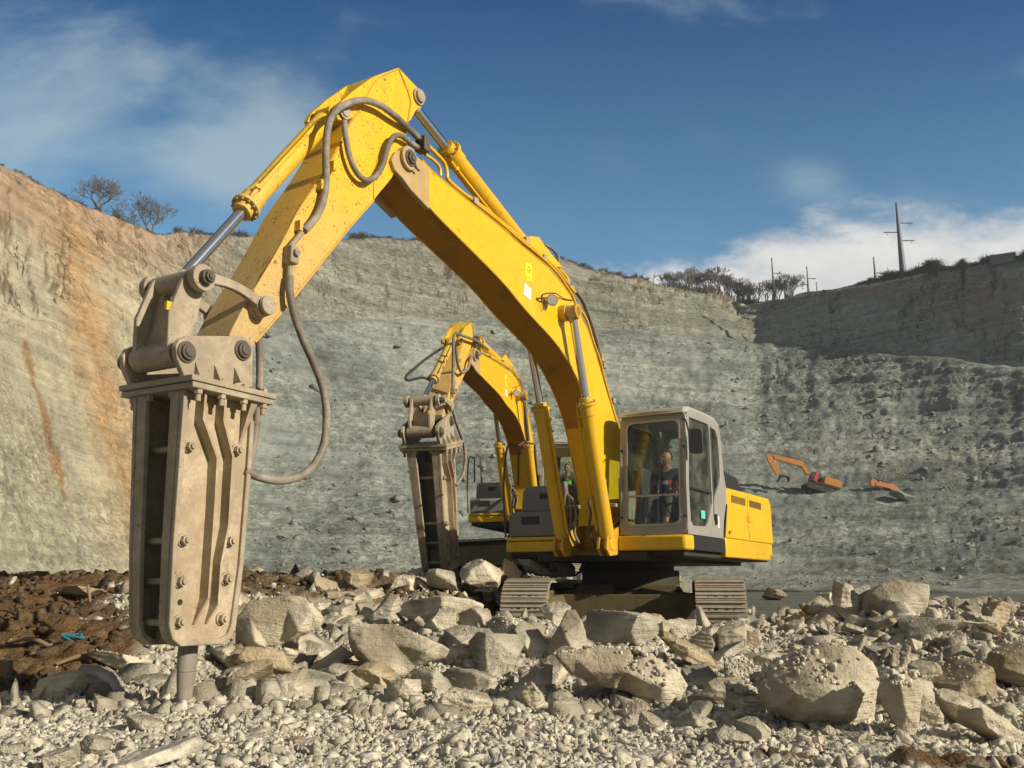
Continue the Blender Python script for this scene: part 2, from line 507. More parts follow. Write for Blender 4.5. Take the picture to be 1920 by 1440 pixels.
# plateau behind the rim
top1 = V[-1] * 1.0; top1[:, 0] *= 1.03; top1[:, 1] *= 1.03; top1[:, 2] += .3
top2 = V[-1].copy(); top2[:, 0] *= 1.5; top2[:, 1] *= 1.5; top2[:, 2] += 1.0
top3 = V[-1].copy(); top3[:, 0] *= 9; top3[:, 1] *= 9; top3[:, 2] += 2.0
V = np.concatenate([bot[None], V, top1[None], top2[None], top3[None]])
PXa = np.concatenate([PX[:1], PX, PX[:1], PX[:1], PX[:1]]); PYa = np.concatenate([PY[:1], PY, PY[-1:], PY[-1:], PY[-1:]])
TTa = np.concatenate([TT[:1], TT, TT[-1:] + .3, TT[-1:] + .6, TT[-1:] + 1])
du = np.gradient(V, axis=1); dv = np.gradient(V, axis=0)
Nn = np.cross(du, dv); Nn /= np.linalg.norm(Nn, axis=-1, keepdims=True) + 1e-9
flip = (Nn * (np.array([0, 0, 3.]) - V)).sum(-1) < 0
Nn[flip] *= -1
dist = np.linalg.norm(V, axis=-1)
nearL = 1 - sst(PXa, 300, 620)           # left cliff is one tall smooth cut
slope = sst(TTa, 0, .3) * (1 - sst(TTa, 1.95, 2.0))
wall = sst(TTa, 2.98, 3.05) * (1 - sst(TTa, 4.0, 4.02))
rs = V * np.array([1, 1, 1.])
rough = fbm(rs * .35, 5, 61, .55); rough2 = np.abs(fbm(rs * .9, 4, 62, .6))
strata = fbm(np.stack([V[..., 0] * .04, V[..., 1] * .04, V[..., 2] * 1.5 + 1.2 * vnoise(V * .06, 3)], -1), 3, 63, .6)
sq = PXa * .035
gul = fbm(np.stack([sq + .5 * vnoise(V * .12, 2), V[..., 1] * 0, V[..., 2] * .05], -1), 4, 64, .6)
gcut = sst(np.abs(gul), .07, .0) * sst(fbm(np.stack([sq * .7, V[..., 1] * 0, V[..., 2] * .12], -1), 3, 68), -.15, .1)
big = fbm(rs * .045, 3, 65)
disp = (slope * (1 - nearL) * (.9 * strata * sst(PXa, 650, 1000) + .3 * rough * sst(V[..., 2], -2, 12) + .6 * rough2 * sst(V[..., 2], -2, 8) + 1.6 * big + 1.1 * (np.abs(fbm(rs * .16, 5, 67, .55)) - .2))
        + wall * (1 - nearL) * (.9 * strata + .8 * rough * .6 - 1.1 * gcut * sst(TTa, 3.1, 3.8))
        + nearL * sst(TTa, .1, .5) * (.28 * strata + .30 * rough + .10 * rough2 + .6 * big - .45 * gcut * sst(PYa, 560, 380)))
# broad buttresses and debris fans under the bench on the right
fan = fbm(np.stack([PXa * .007, V[..., 1] * 0, V[..., 2] * .02], -1), 3, 66)
disp = disp + slope * sst(PXa, 700, 1000) * .5 * fan * sst(TTa, .5, 1.2)
dip = V[..., 2] + .07 * V[..., 0] + 2.0 * vnoise(V * .02, 12)
led = fbm(np.stack([V[..., 0] * .012, V[..., 1] * .012, dip * .26], -1), 4, 69, .6)
disp = disp + slope * sst(PXa, 560, 900) * .8 * led * sst(TTa, .85, 1.3)
disp = disp * (TTa <= 4.3)
V = V + Nn * disp[..., None]

# colours of the rock itself, by bed
def C(*c): return np.array(c, float)
def lerp(a, b, f): return a * (1 - f[..., None]) + b * f[..., None]
nz = fbm(V * .05, 5, 71, .6); nz2 = fbm(V * .4, 5, 72, .65)
bed = fbm(np.stack([V[..., 0] * .012, V[..., 1] * .012, V[..., 2] * .42 + .6 * nz], -1), 4, 73, .65)
Lc = lerp(C(.325, .315, .24), C(.39, .35, .255), sst(nz + .5 * bed, -.3, .3))
Lc = lerp(Lc, C(.33, .235, .165), sst(450 + 60 * nz + 30 * bed - PYa + .25 * (PXa - 100), -60, 60) * .9)
yl0 = np.interp(PYa, [300, 430, 700, 900, 1100], [90, 130, 190, 240, 320])
stk = np.exp(-((PXa - yl0 - 12 * nz) / 42) ** 2) * sst(PYa, 330, 480)
Lc = lerp(Lc, C(.38, .25, .13), np.clip(stk * (.95 + nz2 * .9), 0, 1) * .95)
yr = np.interp(PYa, [560, 650, 780, 930, 1020, 1100], [38, 48, 82, 118, 150, 205])
wr = np.interp(PYa, [600, 650, 800, 900, 960, 1100], [2, 9, 11, 8, 5, 4])
stk2 = np.exp(-((PXa - yr - 5 * nz) / wr) ** 2) * sst(PYa, 615, 660) * (1 - .6 * sst(PYa, 930, 1000))
Lc = lerp(Lc, C(.26, .13, .055), sst(stk2 + .9 * nz2 + .4 * rough, .35, .75) * .75)
Bw = lerp(C(.165, .168, .138), C(.24, .24, .205), sst(bed + .4 * nz, -.35, .35))
Bt = lerp(C(.135, .155, .145), C(.225, .25, .23), sst(nz + .8 * nz2, -.45, .45))
Bt = lerp(Bt, C(.31, .32, .285), sst(led, .05, .3) * .6 * sst(PXa, 560, 900))
Bt = lerp(Bt, C(.10, .10, .085), sst(-led, .12, .3) * .25 * sst(PXa, 560, 900))
Bt = lerp(Bt, C(.075, .07, .052), sst(nz2 * .8 - nz, .25, .6) * .7)
Rw = lerp(C(.24, .275, .255), C(.20, .22, .20), sst(nz, -.3, .3))
Rw = lerp(Rw, C(.22, .165, .125), sst(bed + 1.1 * nz + (600 - PYa) / 140., 0, .8) * .6)
up = sst(TTa, 2.9, 3.1)
Bc = lerp(Bt, Bw, up)
rr = sst(PXa + 15 * nz, 1405, 1450)
Bc = lerp(Bc, Rw, up * rr)
cc = lerp(Lc, Bc, sst(PXa + 60 * nz, 250, 480) * (1 - 0))
cc = lerp(cc, C(.10, .09, .045), sst(TTa, 3.97, 4.02))
# the haul road edge seen along the right rim
rd = sst(TTa, 3.955, 3.965) * (1 - sst(TTa, 3.99, 4.0)) * sst(PXa, 1380, 1400) * (1 - sst(PXa, 1735, 1745))
cc = lerp(cc, C(.42, .42, .40), rd)
lam = .8 * gcut * np.maximum(wall, nearL * sst(PYa, 600, 420))
cc = lerp(cc, C(.11, .075, .045), np.clip(lam, 0, 1))

t = NT('quarry_rock')
at1 = t.n.new('ShaderNodeAttribute'); at1.attribute_name = 'bed'
b1 = t.noise(.55, 8, .66); b2 = t.noise(1.2, 6, .65, stretch=(.5, .5, 3.2)); b3 = t.noise(4.5, 5, .7, stretch=(1, 1, 1.8)); b4 = t.vor(.55, stretch=(1, 1, 1.4))
ck = t.noise(.35, 6, .7, stretch=(1.4, 1.4, .28), dist=.6)
at2 = t.n.new('ShaderNodeAttribute'); at2.attribute_name = 'crk'
ck = t.noise(.085, 5, .62, stretch=(1, 1, .10), dist=.35)
crack = t.math('MULTIPLY', t.sm(t.math('ABSOLUTE', t.math('SUBTRACT', ck, .5)), .001, .0075, 1, 0), t.sm(t.noise(.16, 4, .7), .44, .56))
ck2 = t.noise(.10, 4, .6, stretch=(1, 1, 14))
crack = t.math('MAXIMUM', crack, t.math('MULTIPLY', t.sm(t.math('ABSOLUTE', t.math('SUBTRACT', ck2, .5)), .0, .012, .8, 0), t.sm(t.noise(.21, 5, .7), .50, .60)))
crack = t.math('MULTIPLY', crack, t.math('MULTIPLY', at2.outputs['Fac'], .8))
fleck = t.noise(1.9, 6, .75, stretch=(.6, .6, 1.6))
fine2 = t.noise(8, 4, .7)
def cells(sc, st):
    v = t.n.new('ShaderNodeTexVoronoi'); v.inputs['Scale'].default_value = sc; v.inputs['Randomness'].default_value = 1
    mp = t.n.new('ShaderNodeMapping'); mp.inputs['Scale'].default_value = st; mp.inputs['Rotation'].default_value = (.06, .05, 0)
    nd = t.n.new('ShaderNodeTexNoise'); nd.inputs['Scale'].default_value = .8; nd.inputs['Detail'].default_value = 4; t.l.new(t.tc.outputs['Object'], nd.inputs['Vector'])
    ad = t.n.new('ShaderNodeMix'); ad.data_type = 'RGBA'; ad.blend_type = 'ADD'; ad.inputs['Factor'].default_value = .9
    t.l.new(t.tc.outputs['Object'], ad.inputs['A']); t.l.new(nd.outputs['Color'], ad.inputs['B'])
    t.l.new(ad.outputs['Result'], mp.inputs[0]); t.l.new(mp.outputs[0], v.inputs['Vector'])
    s2 = t.n.new('ShaderNodeSeparateColor'); t.l.new(v.outputs['Color'], s2.inputs[0])
    return v.outputs['Distance'], s2.outputs[0]
cd1, cv1 = cells(.75, (1, 1, 1.9)); cd2, cv2 = cells(2.1, (1, 1, 1.8)); cd3, cv3 = cells(.22, (1, 1, 3.2))
patch = t.sm(t.noise(.06, 5, .65), .40, .58)
lam2 = t.noise(1.0, 5, .7, stretch=(.035, .035, 1.3))
c = t.mix(1.0, at1.outputs['Color'], t.mix(t.sm(b1, .3, .7), (.78, .78, .80), (1.14, 1.13, 1.10)), 'MULTIPLY')
c = t.mix(t.sm(b3, .54, .72, 0, .62), c, t.mix(1.0, c, (.42, .38, .34), 'MULTIPLY'))
c = t.mix(t.sm(b2, .55, .72, 0, .40), c, t.mix(1.0, c, (.55, .50, .44), 'MULTIPLY'))
c = t.mix(t.sm(fleck, .57, .70, 0, .5), c, t.mix(1.0, c, (.30, .27, .24), 'MULTIPLY'))
c = t.mix(t.sm(fleck, .42, .30, 0, .4), c, t.mix(1.0, c, (1.4, 1.38, 1.34), 'MULTIPLY'))
c = t.mix(t.sm(fine2, .55, .7, 0, .35), c, t.mix(1.0, c, (.5, .47, .43), 'MULTIPLY'))
c = t.mix(t.math('MULTIPLY', patch, .75), c, t.mix(1.0, c, t.mix(cv2, (.62, .61, .60), (1.30, 1.30, 1.28)), 'MULTIPLY'))
c = t.mix(t.math('MULTIPLY', patch, .5), c, t.mix(1.0, c, t.mix(cv1, (.72, .71, .70), (1.22, 1.22, 1.2)), 'MULTIPLY'))
c = t.mix(1.0, c, t.mix(t.sm(lam2, .35, .65), (.84, .82, .79), (1.12, 1.12, 1.11)), 'MULTIPLY')
c = t.mix(t.sm(lam2, .60, .66, 0, .35), c, t.mix(1.0, c, (.6, .56, .5), 'MULTIPLY'))
c = t.mix(1.0, c, (1.36, 1.36, 1.33), 'MULTIPLY')
c = t.mix(crack, c, (.07, .048, .028))
t.set('Base Color', c).set('Roughness', .95).set('Specular IOR Level', .08)
t.bump(t.math('ADD', t.math('ADD', t.math('MULTIPLY', t.math('ADD', cd1, t.math('MULTIPLY', cv1, .8)), t.math('MULTIPLY', patch, 1.0)), t.math('ADD', t.math('MULTIPLY', t.math('MULTIPLY', cv2, patch), .55), t.math('MULTIPLY', cv3, .9))), t.math('ADD', t.math('MULTIPLY', t.math('SUBTRACT', fleck, crack), .9), t.math('ADD', t.math('MULTIPLY', b3, .55), t.math('ADD', t.math('MULTIPLY', b2, .6), t.math('MULTIPLY', b4, .35))))), .8, .5)
CRK = np.maximum(wall * (TTa > 2.99), nearL * (.35 + .65 * sst(PYa, 620, 420)))
nR, nC = V.shape[:2]
idx = np.arange(nR * nC).reshape(nR, nC)
Fq = np.stack([idx[:-1, :-1], idx[:-1, 1:], idx[1:, 1:], idx[1:, :-1]], -1).reshape(-1, 4)
hills = mesh_np('quarry_terrain', V.reshape(-1, 3), Fq, t.m, attr={'bed': cc.reshape(-1, 3), 'crk': CRK.reshape(-1, 1) * np.ones((1, 3))})
tag(hills, kind='structure')
RIMV = V[-4]; RIMPX = pxs
TERR = V


def rim(px, back=0.0):
    """a point on the rim of the quarry at this bearing"""
    i = np.searchsorted(RIMPX, px); f = (px - RIMPX[i - 1]) / (RIMPX[i] - RIMPX[i - 1])
    p = RIMV[i - 1] * (1 - f) + RIMV[i] * f
    s = 1 + back / np.hypot(p[0], p[1])
    return np.array([p[0] * s, p[1] * s, p[2]])


def on_terrain(px, py):
    """nearest vertex of the quarry terrain to a line of sight"""
    r = ray(px, py); r /= np.linalg.norm(r)
    D = TERR - np.array([0, 0, ZC]); L_ = np.linalg.norm(D, axis=-1)
    k = np.argmax((D @ r) / L_ - 1e-9 * L_)
    return TERR.reshape(-1, 3)[k]


# ------------------------------------------------------------------ rocks
def hull_mesh(seed, n=16, dims=(1, 1, 1), rot=(0, 0, 0), cuts=2, rough=.03, boxy=.5, deep=.66):
    """a broken block: convex hull of scattered points, split and roughened, bounding box -0.5..0.5"""
    rg = np.random.RandomState(seed)
    bm = bmesh.new()
    bmesh.ops.create_cube(bm, size=1.0)
    for v in bm.verts: v.co += Vector(rg.uniform(-.10, .10, 3))
    for k in range(n - 3):
        d = rg.normal(size=3); d /= np.linalg.norm(d)
        d = Vector(d)
        far = max(v.co.dot(d) for v in bm.verts)
        c_ = d * (far * (rg.uniform(deep, .93) - .06 * (1 - boxy)))
        r = bmesh.ops.bisect_plane(bm, geom=list(bm.verts) + list(bm.edges) + list(bm.faces), dist=1e-5, plane_co=c_, plane_no=d, clear_outer=True)
        ed = [e for e in r['geom_cut'] if isinstance(e, bmesh.types.BMEdge)]
        if len(ed) > 2: bmesh.ops.contextual_create(bm, geom=ed)
    M = np.array(Matrix.Rotation(rot[2], 3, 'Z') @ Matrix.Rotation(rot[0], 3, 'X') @ Matrix.Rotation(rot[1], 3, 'Y'))
    for v in bm.verts: v.co = Vector(M @ (np.array(v.co) * np.array(dims)))
    bmesh.ops.recalc_face_normals(bm, faces=bm.faces)
    bmesh.ops.triangulate(bm, faces=bm.faces)
    if cuts:
        size_ = max(max(v.co[i] for v in bm.verts) - min(v.co[i] for v in bm.verts) for i in range(3))
        for _ in range(cuts + 1):
            le = [e for e in bm.edges if e.calc_length() > size_ / (4.5 * cuts)]
            if le:
                bmesh.ops.subdivide_edges(bm, edges=le, cuts=1)
                bmesh.ops.triangulate(bm, faces=bm.faces)
    bm.normal_update()
    co = np.array([v.co for v in bm.verts]); no = np.array([v.normal for v in bm.verts])
    fa = np.array([[v.index for v in f.verts] for f in bm.faces]); bm.free()
    ext = co.max(0) - co.min(0)
    s = ext.max()
    lay = np.array(M)[:, 2]
    h = (co @ lay)[:, None] * 9 / s
    d = fbm(co / s * 2.6 + seed, 5, seed % 97, .62) * rough * 1.9 + rough * (cuts > 0) * .8 * vnoise(np.concatenate([h, h * 0, co[:, :1] / s * 1.5], 1), 5)
    if cuts > 2:
        h1 = (co @ lay) * 8 / s + .6 * vnoise(co / s * 2, 8); sf = h1 - np.floor(h1)
        d = d + (sst(sf, .3, .7) - sf) * rough * 1.9 * (1 - np.abs(no @ lay))
    co = co + no * (d * s)[:, None]
    mn, mx_ = co.min(0), co.max(0)
    co = (co - (mn + mx_) / 2) / (mx_ - mn)
    return co, fa


NROCK = [0]
ROCKBOX = []


def rock(x0, y0, x1, y1, label, mat='limestone', dims=(1, 1, .6), rot=None, n=15, depth=.85, cuts=4, rough=.017, Y=None, group=None, name='boulder', boxy=.5, sink=.12):
    """a block whose outline fills this much of the view, standing on the quarry floor"""
    NROCK[0] += 1
    seed = NROCK[0] * 7 + 3
    rg = random.Random(seed)
    if rot is None: rot = (rg.uniform(-.35, .35), rg.uniform(-.35, .35), rg.uniform(0, 6))
    cx = (x0 + x1) / 2
    Yg = Y or hit(cx, y1)
    w = (x1 - x0) / FPX * Yg; d = w * depth
    Yc = Yg + d * .42
    A = at(cx, y0, Yc); B = at(cx, y1, Yc)
    h = (A[2] - B[2])
    w = (x1 - x0) / FPX * Yc
    co, fa = hull_mesh(seed, n, dims, rot, cuts, rough, boxy, .5)
    co = co * np.array([w, d, h * (1 + sink)])
    o = mesh_np(name, co, fa, MATS[mat])
    o.location = (float((A[0] + B[0]) / 2), float(Yc), float((A[2] + B[2]) / 2 - h * sink / 2))
    tag(o, label, 'rock' if name != 'slab' else 'rock slab', group)
    ROCKBOX.append((x0, y0, x1, y1))
    return o


def carved(outline, ridges, label, mat='limestone', Y=None, back=.7, name='boulder', seed=1, rough=.013, base=None):
    """a block with a measured outline: ridges are (px, py, forward) points that stand out towards the pit"""
    ys = [p[1] for p in outline]; xs = [p[0] for p in outline]
    cx = (min(xs) + max(xs)) / 2
    Yg = Y or hit(cx, max(ys))
    w = (max(xs) - min(xs)) / FPX * Yg
    Yc = Yg + .30 * w
    # outline resampled
    pts = []
    rg = random.Random(seed)
    for i in range(len(outline)):
        a, b = outline[i], outline[(i + 1) % len(outline)]
        m = max(1, int(math.hypot(b[0] - a[0], b[1] - a[1]) / 14))
        for k in range(m):
            f = k / m; j = 0 if k == 0 else 1.6
            pts.append((a[0] + (b[0] - a[0]) * f + rg.uniform(-j, j), a[1] + (b[1] - a[1]) * f + rg.uniform(-j, j)))
    n = len(pts)
    allp = [Vector((x, -y)) for x, y in pts] + [Vector((x, -y)) for x, y, d in ridges]
    vs, es, fs, ov, oe, of = geometry.delaunay_2d_cdt(allp, [(i, (i + 1) % n) for i in range(n)], [], 1, 1e-5)
    # forward depth of each vertex
    dep = []
    for k, v in enumerate(vs):
        src = ov[k]
        dd = 0.0
        for s_ in src:
            if s_ >= n: dd = ridges[s_ - n][2]
        dep.append(dd * w)
    bm = bmesh.new()
    fr = [bm.verts.new(at(v.x, -v.y, Yc - dep[k])) for k, v in enumerate(vs)]
    for f in fs:
        try: bm.faces.new([fr[i] for i in f])
        except ValueError: pass
    cen = sum((v.co for v in fr), Vector()) / len(fr)
    bk = []
    for k, v in enumerate(vs):
        p = Vector(at(v.x, -v.y, Yc)); q = cen + (p - cen) * .72; q.y = Yc + back * w * (.75 + .2 * rg.random())
        bk.append(bm.verts.new(q))
    for f in fs:
        try: bm.faces.new([bk[i] for i in reversed(f)])
        except ValueError: pass
    rim_ = [e for e in bm.edges if e.is_boundary]
    bmesh.ops.bridge_loops(bm, edges=rim_)
    bmesh.ops.recalc_face_normals(bm, faces=bm.faces)
    bmesh.ops.triangulate(bm, faces=bm.faces)
    for _ in range(3):
        le = [e for e in bm.edges if e.calc_length() > w / 22]
        if len(le) > 0 and len(bm.verts) < 9000:
            bmesh.ops.subdivide_edges(bm, edges=le, cuts=1, use_grid_fill=False)
            bmesh.ops.triangulate(bm, faces=bm.faces)
    bm.normal_update()
    co = np.array([v.co for v in bm.verts]); no = np.array([v.normal for v in bm.verts])
    fa = np.array([[v.index for v in f.verts] for f in bm.faces]); bm.free()
    co = co + no * (fbm(co * 3.5 / w, 5, seed, .6) * rough * 1.6 * w + np.abs(fbm(co * 11 / w, 3, seed + 3)) * rough * .7 * w)[:, None]
    c0 = co.mean(0); c0[2] = co[:, 2].min()
    o = mesh_np(name, co - c0, fa, MATS[mat]); o.location = c0
    tag(o, label, 'rock' if name != 'slab' else 'rock slab')
    ROCKBOX.append((min(xs), min(ys), max(xs), max(ys)))
    return o


carved([(440, 1208), (443, 1158), (470, 1124), (540, 1116), (572, 1120), (590, 1138), (606, 1158), (600, 1176), (565, 1192), (520, 1212), (486, 1218), (455, 1216)],
       [(470, 1160, .10), (540, 1140, .04), (585, 1150, .08), (480, 1205, .16), (560, 1182, .14)],
       'long pale slab with a clean broken face lying just right of the big hydraulic breaker', name='slab', seed=5, back=.5, Y=9.2)
carved([(655, 1176), (672, 1168), (740, 1172), (800, 1195), (842, 1218), (835, 1232), (780, 1250), (752, 1270), (725, 1282), (700, 1262), (668, 1235), (655, 1205)],
       [(670, 1215, .12), (740, 1205, .02), (735, 1262, .10), (700, 1245, .14), (800, 1222, .1)],
       'large flat faced slab tilted towards the camera, left of centre in the rubble', name='slab', seed=6, back=.35)
carved([(1040, 1228), (1075, 1222), (1120, 1214), (1180, 1215), (1230, 1235), (1275, 1262), (1290, 1285), (1275, 1318), (1252, 1342), (1225, 1332), (1180, 1300), (1120, 1282), (1070, 1262)],
       [(1080, 1236, .02), (1170, 1258, .10), (1240, 1288, .14), (1110, 1262, .08), (1200, 1225, -.12), (1150, 1290, .05)],
       'long thick slab with a layer of crumbled gravel on top, right of centre', name='slab', seed=7, back=.45)
carved([(1425, 1310), (1432, 1280), (1462, 1248), (1505, 1222), (1545, 1206), (1600, 1215), (1635, 1240), (1650, 1275), (1642, 1310), (1640, 1340), (1610, 1360), (1575, 1376), (1530, 1366), (1480, 1348), (1440, 1332)],
       [(1490, 1300, .20), (1520, 1270, .18), (1560, 1240, .08), (1600, 1300, .24), (1585, 1340, .22), (1540, 1330, .26), (1545, 1300, .26), (1625, 1300, .12), (1470, 1320, .12)],
       'biggest rounded boulder with a hollow chipped face on the right side of the foreground', seed=8, rough=.018)
carved([(1625, 1150), (1632, 1112), (1652, 1095), (1680, 1084), (1705, 1092), (1742, 1096), (1744, 1115), (1738, 1145), (1700, 1160), (1650, 1160)],
       [(1665, 1125, .16), (1700, 1105, .1), (1690, 1140, .2), (1725, 1110, .1)],
       'large pale boulder silhouetted on top of the rubble ridge at the right', seed=9)
carved([(1650, 1292), (1660, 1268), (1690, 1256), (1718, 1266), (1730, 1285), (1726, 1330), (1722, 1362), (1706, 1392), (1688, 1370), (1666, 1335)],
       [(1690, 1290, .3), (1700, 1340, .25), (1672, 1310, .15)],
       'upright pointed block standing right beside the biggest boulder', seed=10)
carved([(1018, 1240), (1030, 1205), (1050, 1170), (1062, 1145), (1078, 1142), (1092, 1165), (1100, 1200), (1106, 1236), (1070, 1248)],
       [(1060, 1190, .3), (1075, 1225, .3), (1085, 1190, .15)],
       'spiky upright rock in front of the gap between the crawler tracks', 'limestone_grey', seed=11)
LB = 'limestone'
rock(85, 1255, 170, 1313, 'pale angular block with a smooth cut face at the left edge of the gravel', dims=(1, .8, .75))
rock(135, 1248, 236, 1304, 'pale boulder behind the angular block at the far left of the gravel', dims=(1.2, .8, .6))
rock(176, 1214, 316, 1262, 'flat broken slab lying left behind the breaker chisel', dims=(1.4, 1, .35), name='slab')
rock(248, 1262, 330, 1292, 'small tan block beside the breaker chisel', 'limestone_grey')
rock(386, 1206, 470, 1266, 'dark shadowed slab leaning behind the breaker chisel', dims=(.35, 1, 1), rot=(.1, -.5, .2), name='slab')
rock(452, 1200, 532, 1264, 'narrow pale slab leaning left to right beside the dark upright slab', dims=(.5, 1, 1.4), rot=(.1, -.75, .3), name='slab')
rock(524, 1166, 577, 1262, 'tall thin slab standing on end right of the breaker chisel', dims=(.4, .8, 1.4), rot=(.1, -.15, .9), name='slab')
rock(585, 1190, 662, 1236, 'grey slab wedged at the left edge of the large flat faced slab', 'limestone_grey', dims=(1.3, .8, .4), name='slab')
rock(600, 1222, 680, 1262, 'lower grey slab tucked under the large flat faced slab', 'limestone_grey', dims=(1.3, .8, .4), name='slab')
rock(572, 1120, 625, 1164, 'rounded rock at the right end of the long pale slab')
rock(696, 1112, 756, 1172, 'rough upright rock in front of the far hydraulic breaker', 'limestone_grey', dims=(.8, .8, 1))
rock(744, 1116, 906, 1168, 'long smooth pale boulder below the far hydraulic breaker', dims=(1.6, .8, .7), n=20)
rock(796, 1140, 856, 1182, 'small triangular pale rock leaning on the long smooth boulder', dims=(1, .7, .9), n=9)
rock(860, 1138, 925, 1180, 'layered rock at the right end of the long smooth boulder', 'limestone_grey')
rock(912, 1152, 1046, 1206, 'flat slab with rubble on top in front of the left crawler track', dims=(1.5, 1, .45), name='slab')
rock(830, 1172, 925, 1232, 'sharp ridged rock left of centre in the rubble', 'limestone_grey', dims=(1, .9, .8), n=10)
rock(876, 1184, 985, 1268, 'grey pyramid shaped rock at the centre of the rubble', 'limestone_grey', dims=(1, .9, .9), n=10)
rock(725, 1270, 790, 1320, 'bright white rock at the front edge of the rubble', dims=(1, .8, .9), n=13)
rock(826, 1252, 938, 1304, 'pale wedge shaped rock on top of a broken block', dims=(1.2, .8, .6), n=11)
rock(822, 1288, 922, 1336, 'broken block underneath the pale wedge shaped rock', dims=(1.2, .8, .6))
rock(934, 1238, 1036, 1322, 'slab leaning steeply left of the long thick gravelly slab', dims=(.45, .9, 1.4), rot=(.1, .85, .3), name='slab')
rock(975, 1276, 1022, 1332, 'small upright chip at the foot of the steeply leaning slab', dims=(.6, .6, 1))
rock(1092, 1142, 1234, 1216, 'wide boulder with a shaded hollow in front of the undercarriage', 'limestone_grey', dims=(1.4, .9, .8), n=18)
rock(1138, 1116, 1258, 1176, 'domed boulder directly under the excavator between its tracks', dims=(1.2, .9, .8), n=18)
rock(1012, 1126, 1070, 1170, 'small block beside the left crawler track', 'limestone_grey')
rock(1238, 1182, 1342, 1260, 'curved brown slab sloping down to the right', 'limestone_tan', dims=(1.4, .8, .45), rot=(.1, .5, .2), name='slab')
rock(1294, 1172, 1352, 1228, 'upright grey block in front of the right crawler track', 'limestone_grey', dims=(.8, .8, 1))
rock(1342, 1166, 1398, 1234, 'tall split block beside the upright grey block', dims=(.8, .8, 1.1))
rock(1378, 1178, 1422, 1216, 'tan corner block right of the tall split block', 'limestone_tan')
rock(1232, 1158, 1300, 1196, 'low slab at the foot of the right crawler track', dims=(1.2, .8, .5), name='slab')
rock(1350, 1232, 1440, 1296, 'smooth greenish block left of the biggest boulder', 'limestone_grey', dims=(1, .8, .8))
rock(1312, 1272, 1402, 1326, 'angular block below the curved brown slab', dims=(1, .8, .7), n=11)
rock(1365, 1282, 1432, 1342, 'blocky rock touching the left side of the biggest boulder', dims=(1, .8, .9), n=11)
rock(1290, 1302, 1340, 1345, 'small tan rock at the end of the long gravelly slab', 'limestone_tan')
rock(1164, 1314, 1218, 1352, 'small white rock under the front edge of the gravelly slab')
rock(1194, 1334, 1244, 1376, 'small pale rock in the gravel in front of the gravelly slab')
rock(1388, 1222, 1486, 1256, 'thin slab lying across the top left of the biggest boulder', dims=(1.5, .8, .35), name='slab')
rock(1484, 1208, 1526, 1236, 'small stone sitting on the shoulder of the biggest boulder')
rock(1686, 1208, 1708, 1262, 'thin splinter of rock standing upright on the ridge', dims=(.3, .5, 1.3), rot=(0, .1, .3))
rock(1666, 1212, 1692, 1252, 'narrow chip leaning against the upright splinter', dims=(.5, .5, 1.1))
rock(1706, 1238, 1762, 1308, 'split slab standing on end behind the upright pointed block', dims=(.6, .8, 1.2), rot=(.1, -.2, .4), name='slab')
rock(1722, 1314, 1772, 1368, 'pale block right of the upright pointed block')
rock(1756, 1290, 1870, 1372, 'long block sloping down to the right above the brown soil', dims=(1.4, .8, .7), rot=(.1, .5, .2))
rock(1740, 1232, 1860, 1318, 'broad brownish boulder with soil on it near the right edge', 'limestone_tan', dims=(1.3, 1, .8), n=20)
rock(1800, 1320, 1925, 1405, 'sloping slab at the right edge of the picture above the brown soil', dims=(1.5, .8, .5), rot=(.1, .45, .2), name='slab')
rock(1856, 1206, 1990, 1300, 'dark brown shaded boulder cut by the right edge of the picture', 'limestone_tan', dims=(1.2, 1, .9), n=20)
rock(1562, 1088, 1604, 1152, 'tall leaning rock of the pair left of the ridge boulder', dims=(.6, .7, 1.2), rot=(.1, .2, .2))
rock(1594, 1096, 1632, 1152, 'second rock of the leaning pair, touching the ridge boulder', 'limestone_grey', dims=(.7, .7, 1.2))
rock(1532, 1108, 1568, 1140, 'small round rock left of the leaning pair on the ridge')
rock(1428, 1100, 1478, 1126, 'lone tan rock on the ridge right of the right crawler track', 'limestone_tan')
rock(1690, 1152, 1842, 1190, 'long dark bedded slab lying behind the ridge rubble', 'limestone_grey', dims=(2, 1, .4), rot=(0, .03, .1), name='slab')
rock(1846, 1126, 1896, 1180, 'tan block at the right end of the ridge', 'limestone_tan', dims=(1, .8, 1))
rock(862, 1046, 942, 1104, 'pale cracked boulder behind the left crawler track', Y=13.6)
rock(938, 1048, 978, 1082, 'pinkish block behind the left crawler track', 'limestone_tan', Y=13.9)
rock(968, 1040, 1032, 1076, 'dark sided slab leaning just above the left crawler track', 'limestone_grey', dims=(1, .8, .6), rot=(.1, .5, .2), Y=15.2)
rock(1030, 1042, 1078, 1080, 'white block between the left crawler track and the slewing ring', Y=15.4)
rock(800, 1066, 858, 1104, 'low grey rock beside the far breaker chisel', 'limestone_grey', Y=13.2)
rock(640, 1062, 700, 1108, 'tan clod of rock in the dark soil bank', 'limestone_tan', dims=(1, .9, .8))
rock(586, 1078, 648, 1112, 'second tan rock at the left end of the dark soil bank', 'limestone_tan')
rock(735, 1078, 800, 1108, 'flat pale rock on the soil bank left of the far chisel', dims=(1.3, .8, .5))
rock(200, 1384, 366, 1452, 'flat gravelly slab half buried in the bottom left foreground', 'gravel', dims=(1.5, 1.1, .3), name='slab')
rock(72, 1396, 142, 1450, 'grey block at the bottom left of the picture', 'limestone_grey')
rock(138, 1376, 206, 1424, 'split stone just above the half buried slab', 'limestone_grey', dims=(.7, .6, 1))
rock(236, 1340, 312, 1376, 'greenish flat stone in the gravel left of the chisel tip', dims=(1.2, .8, .5))
rock(0, 1392, 58, 1420, 'low grey stone in the bottom left corner', 'limestone_grey')
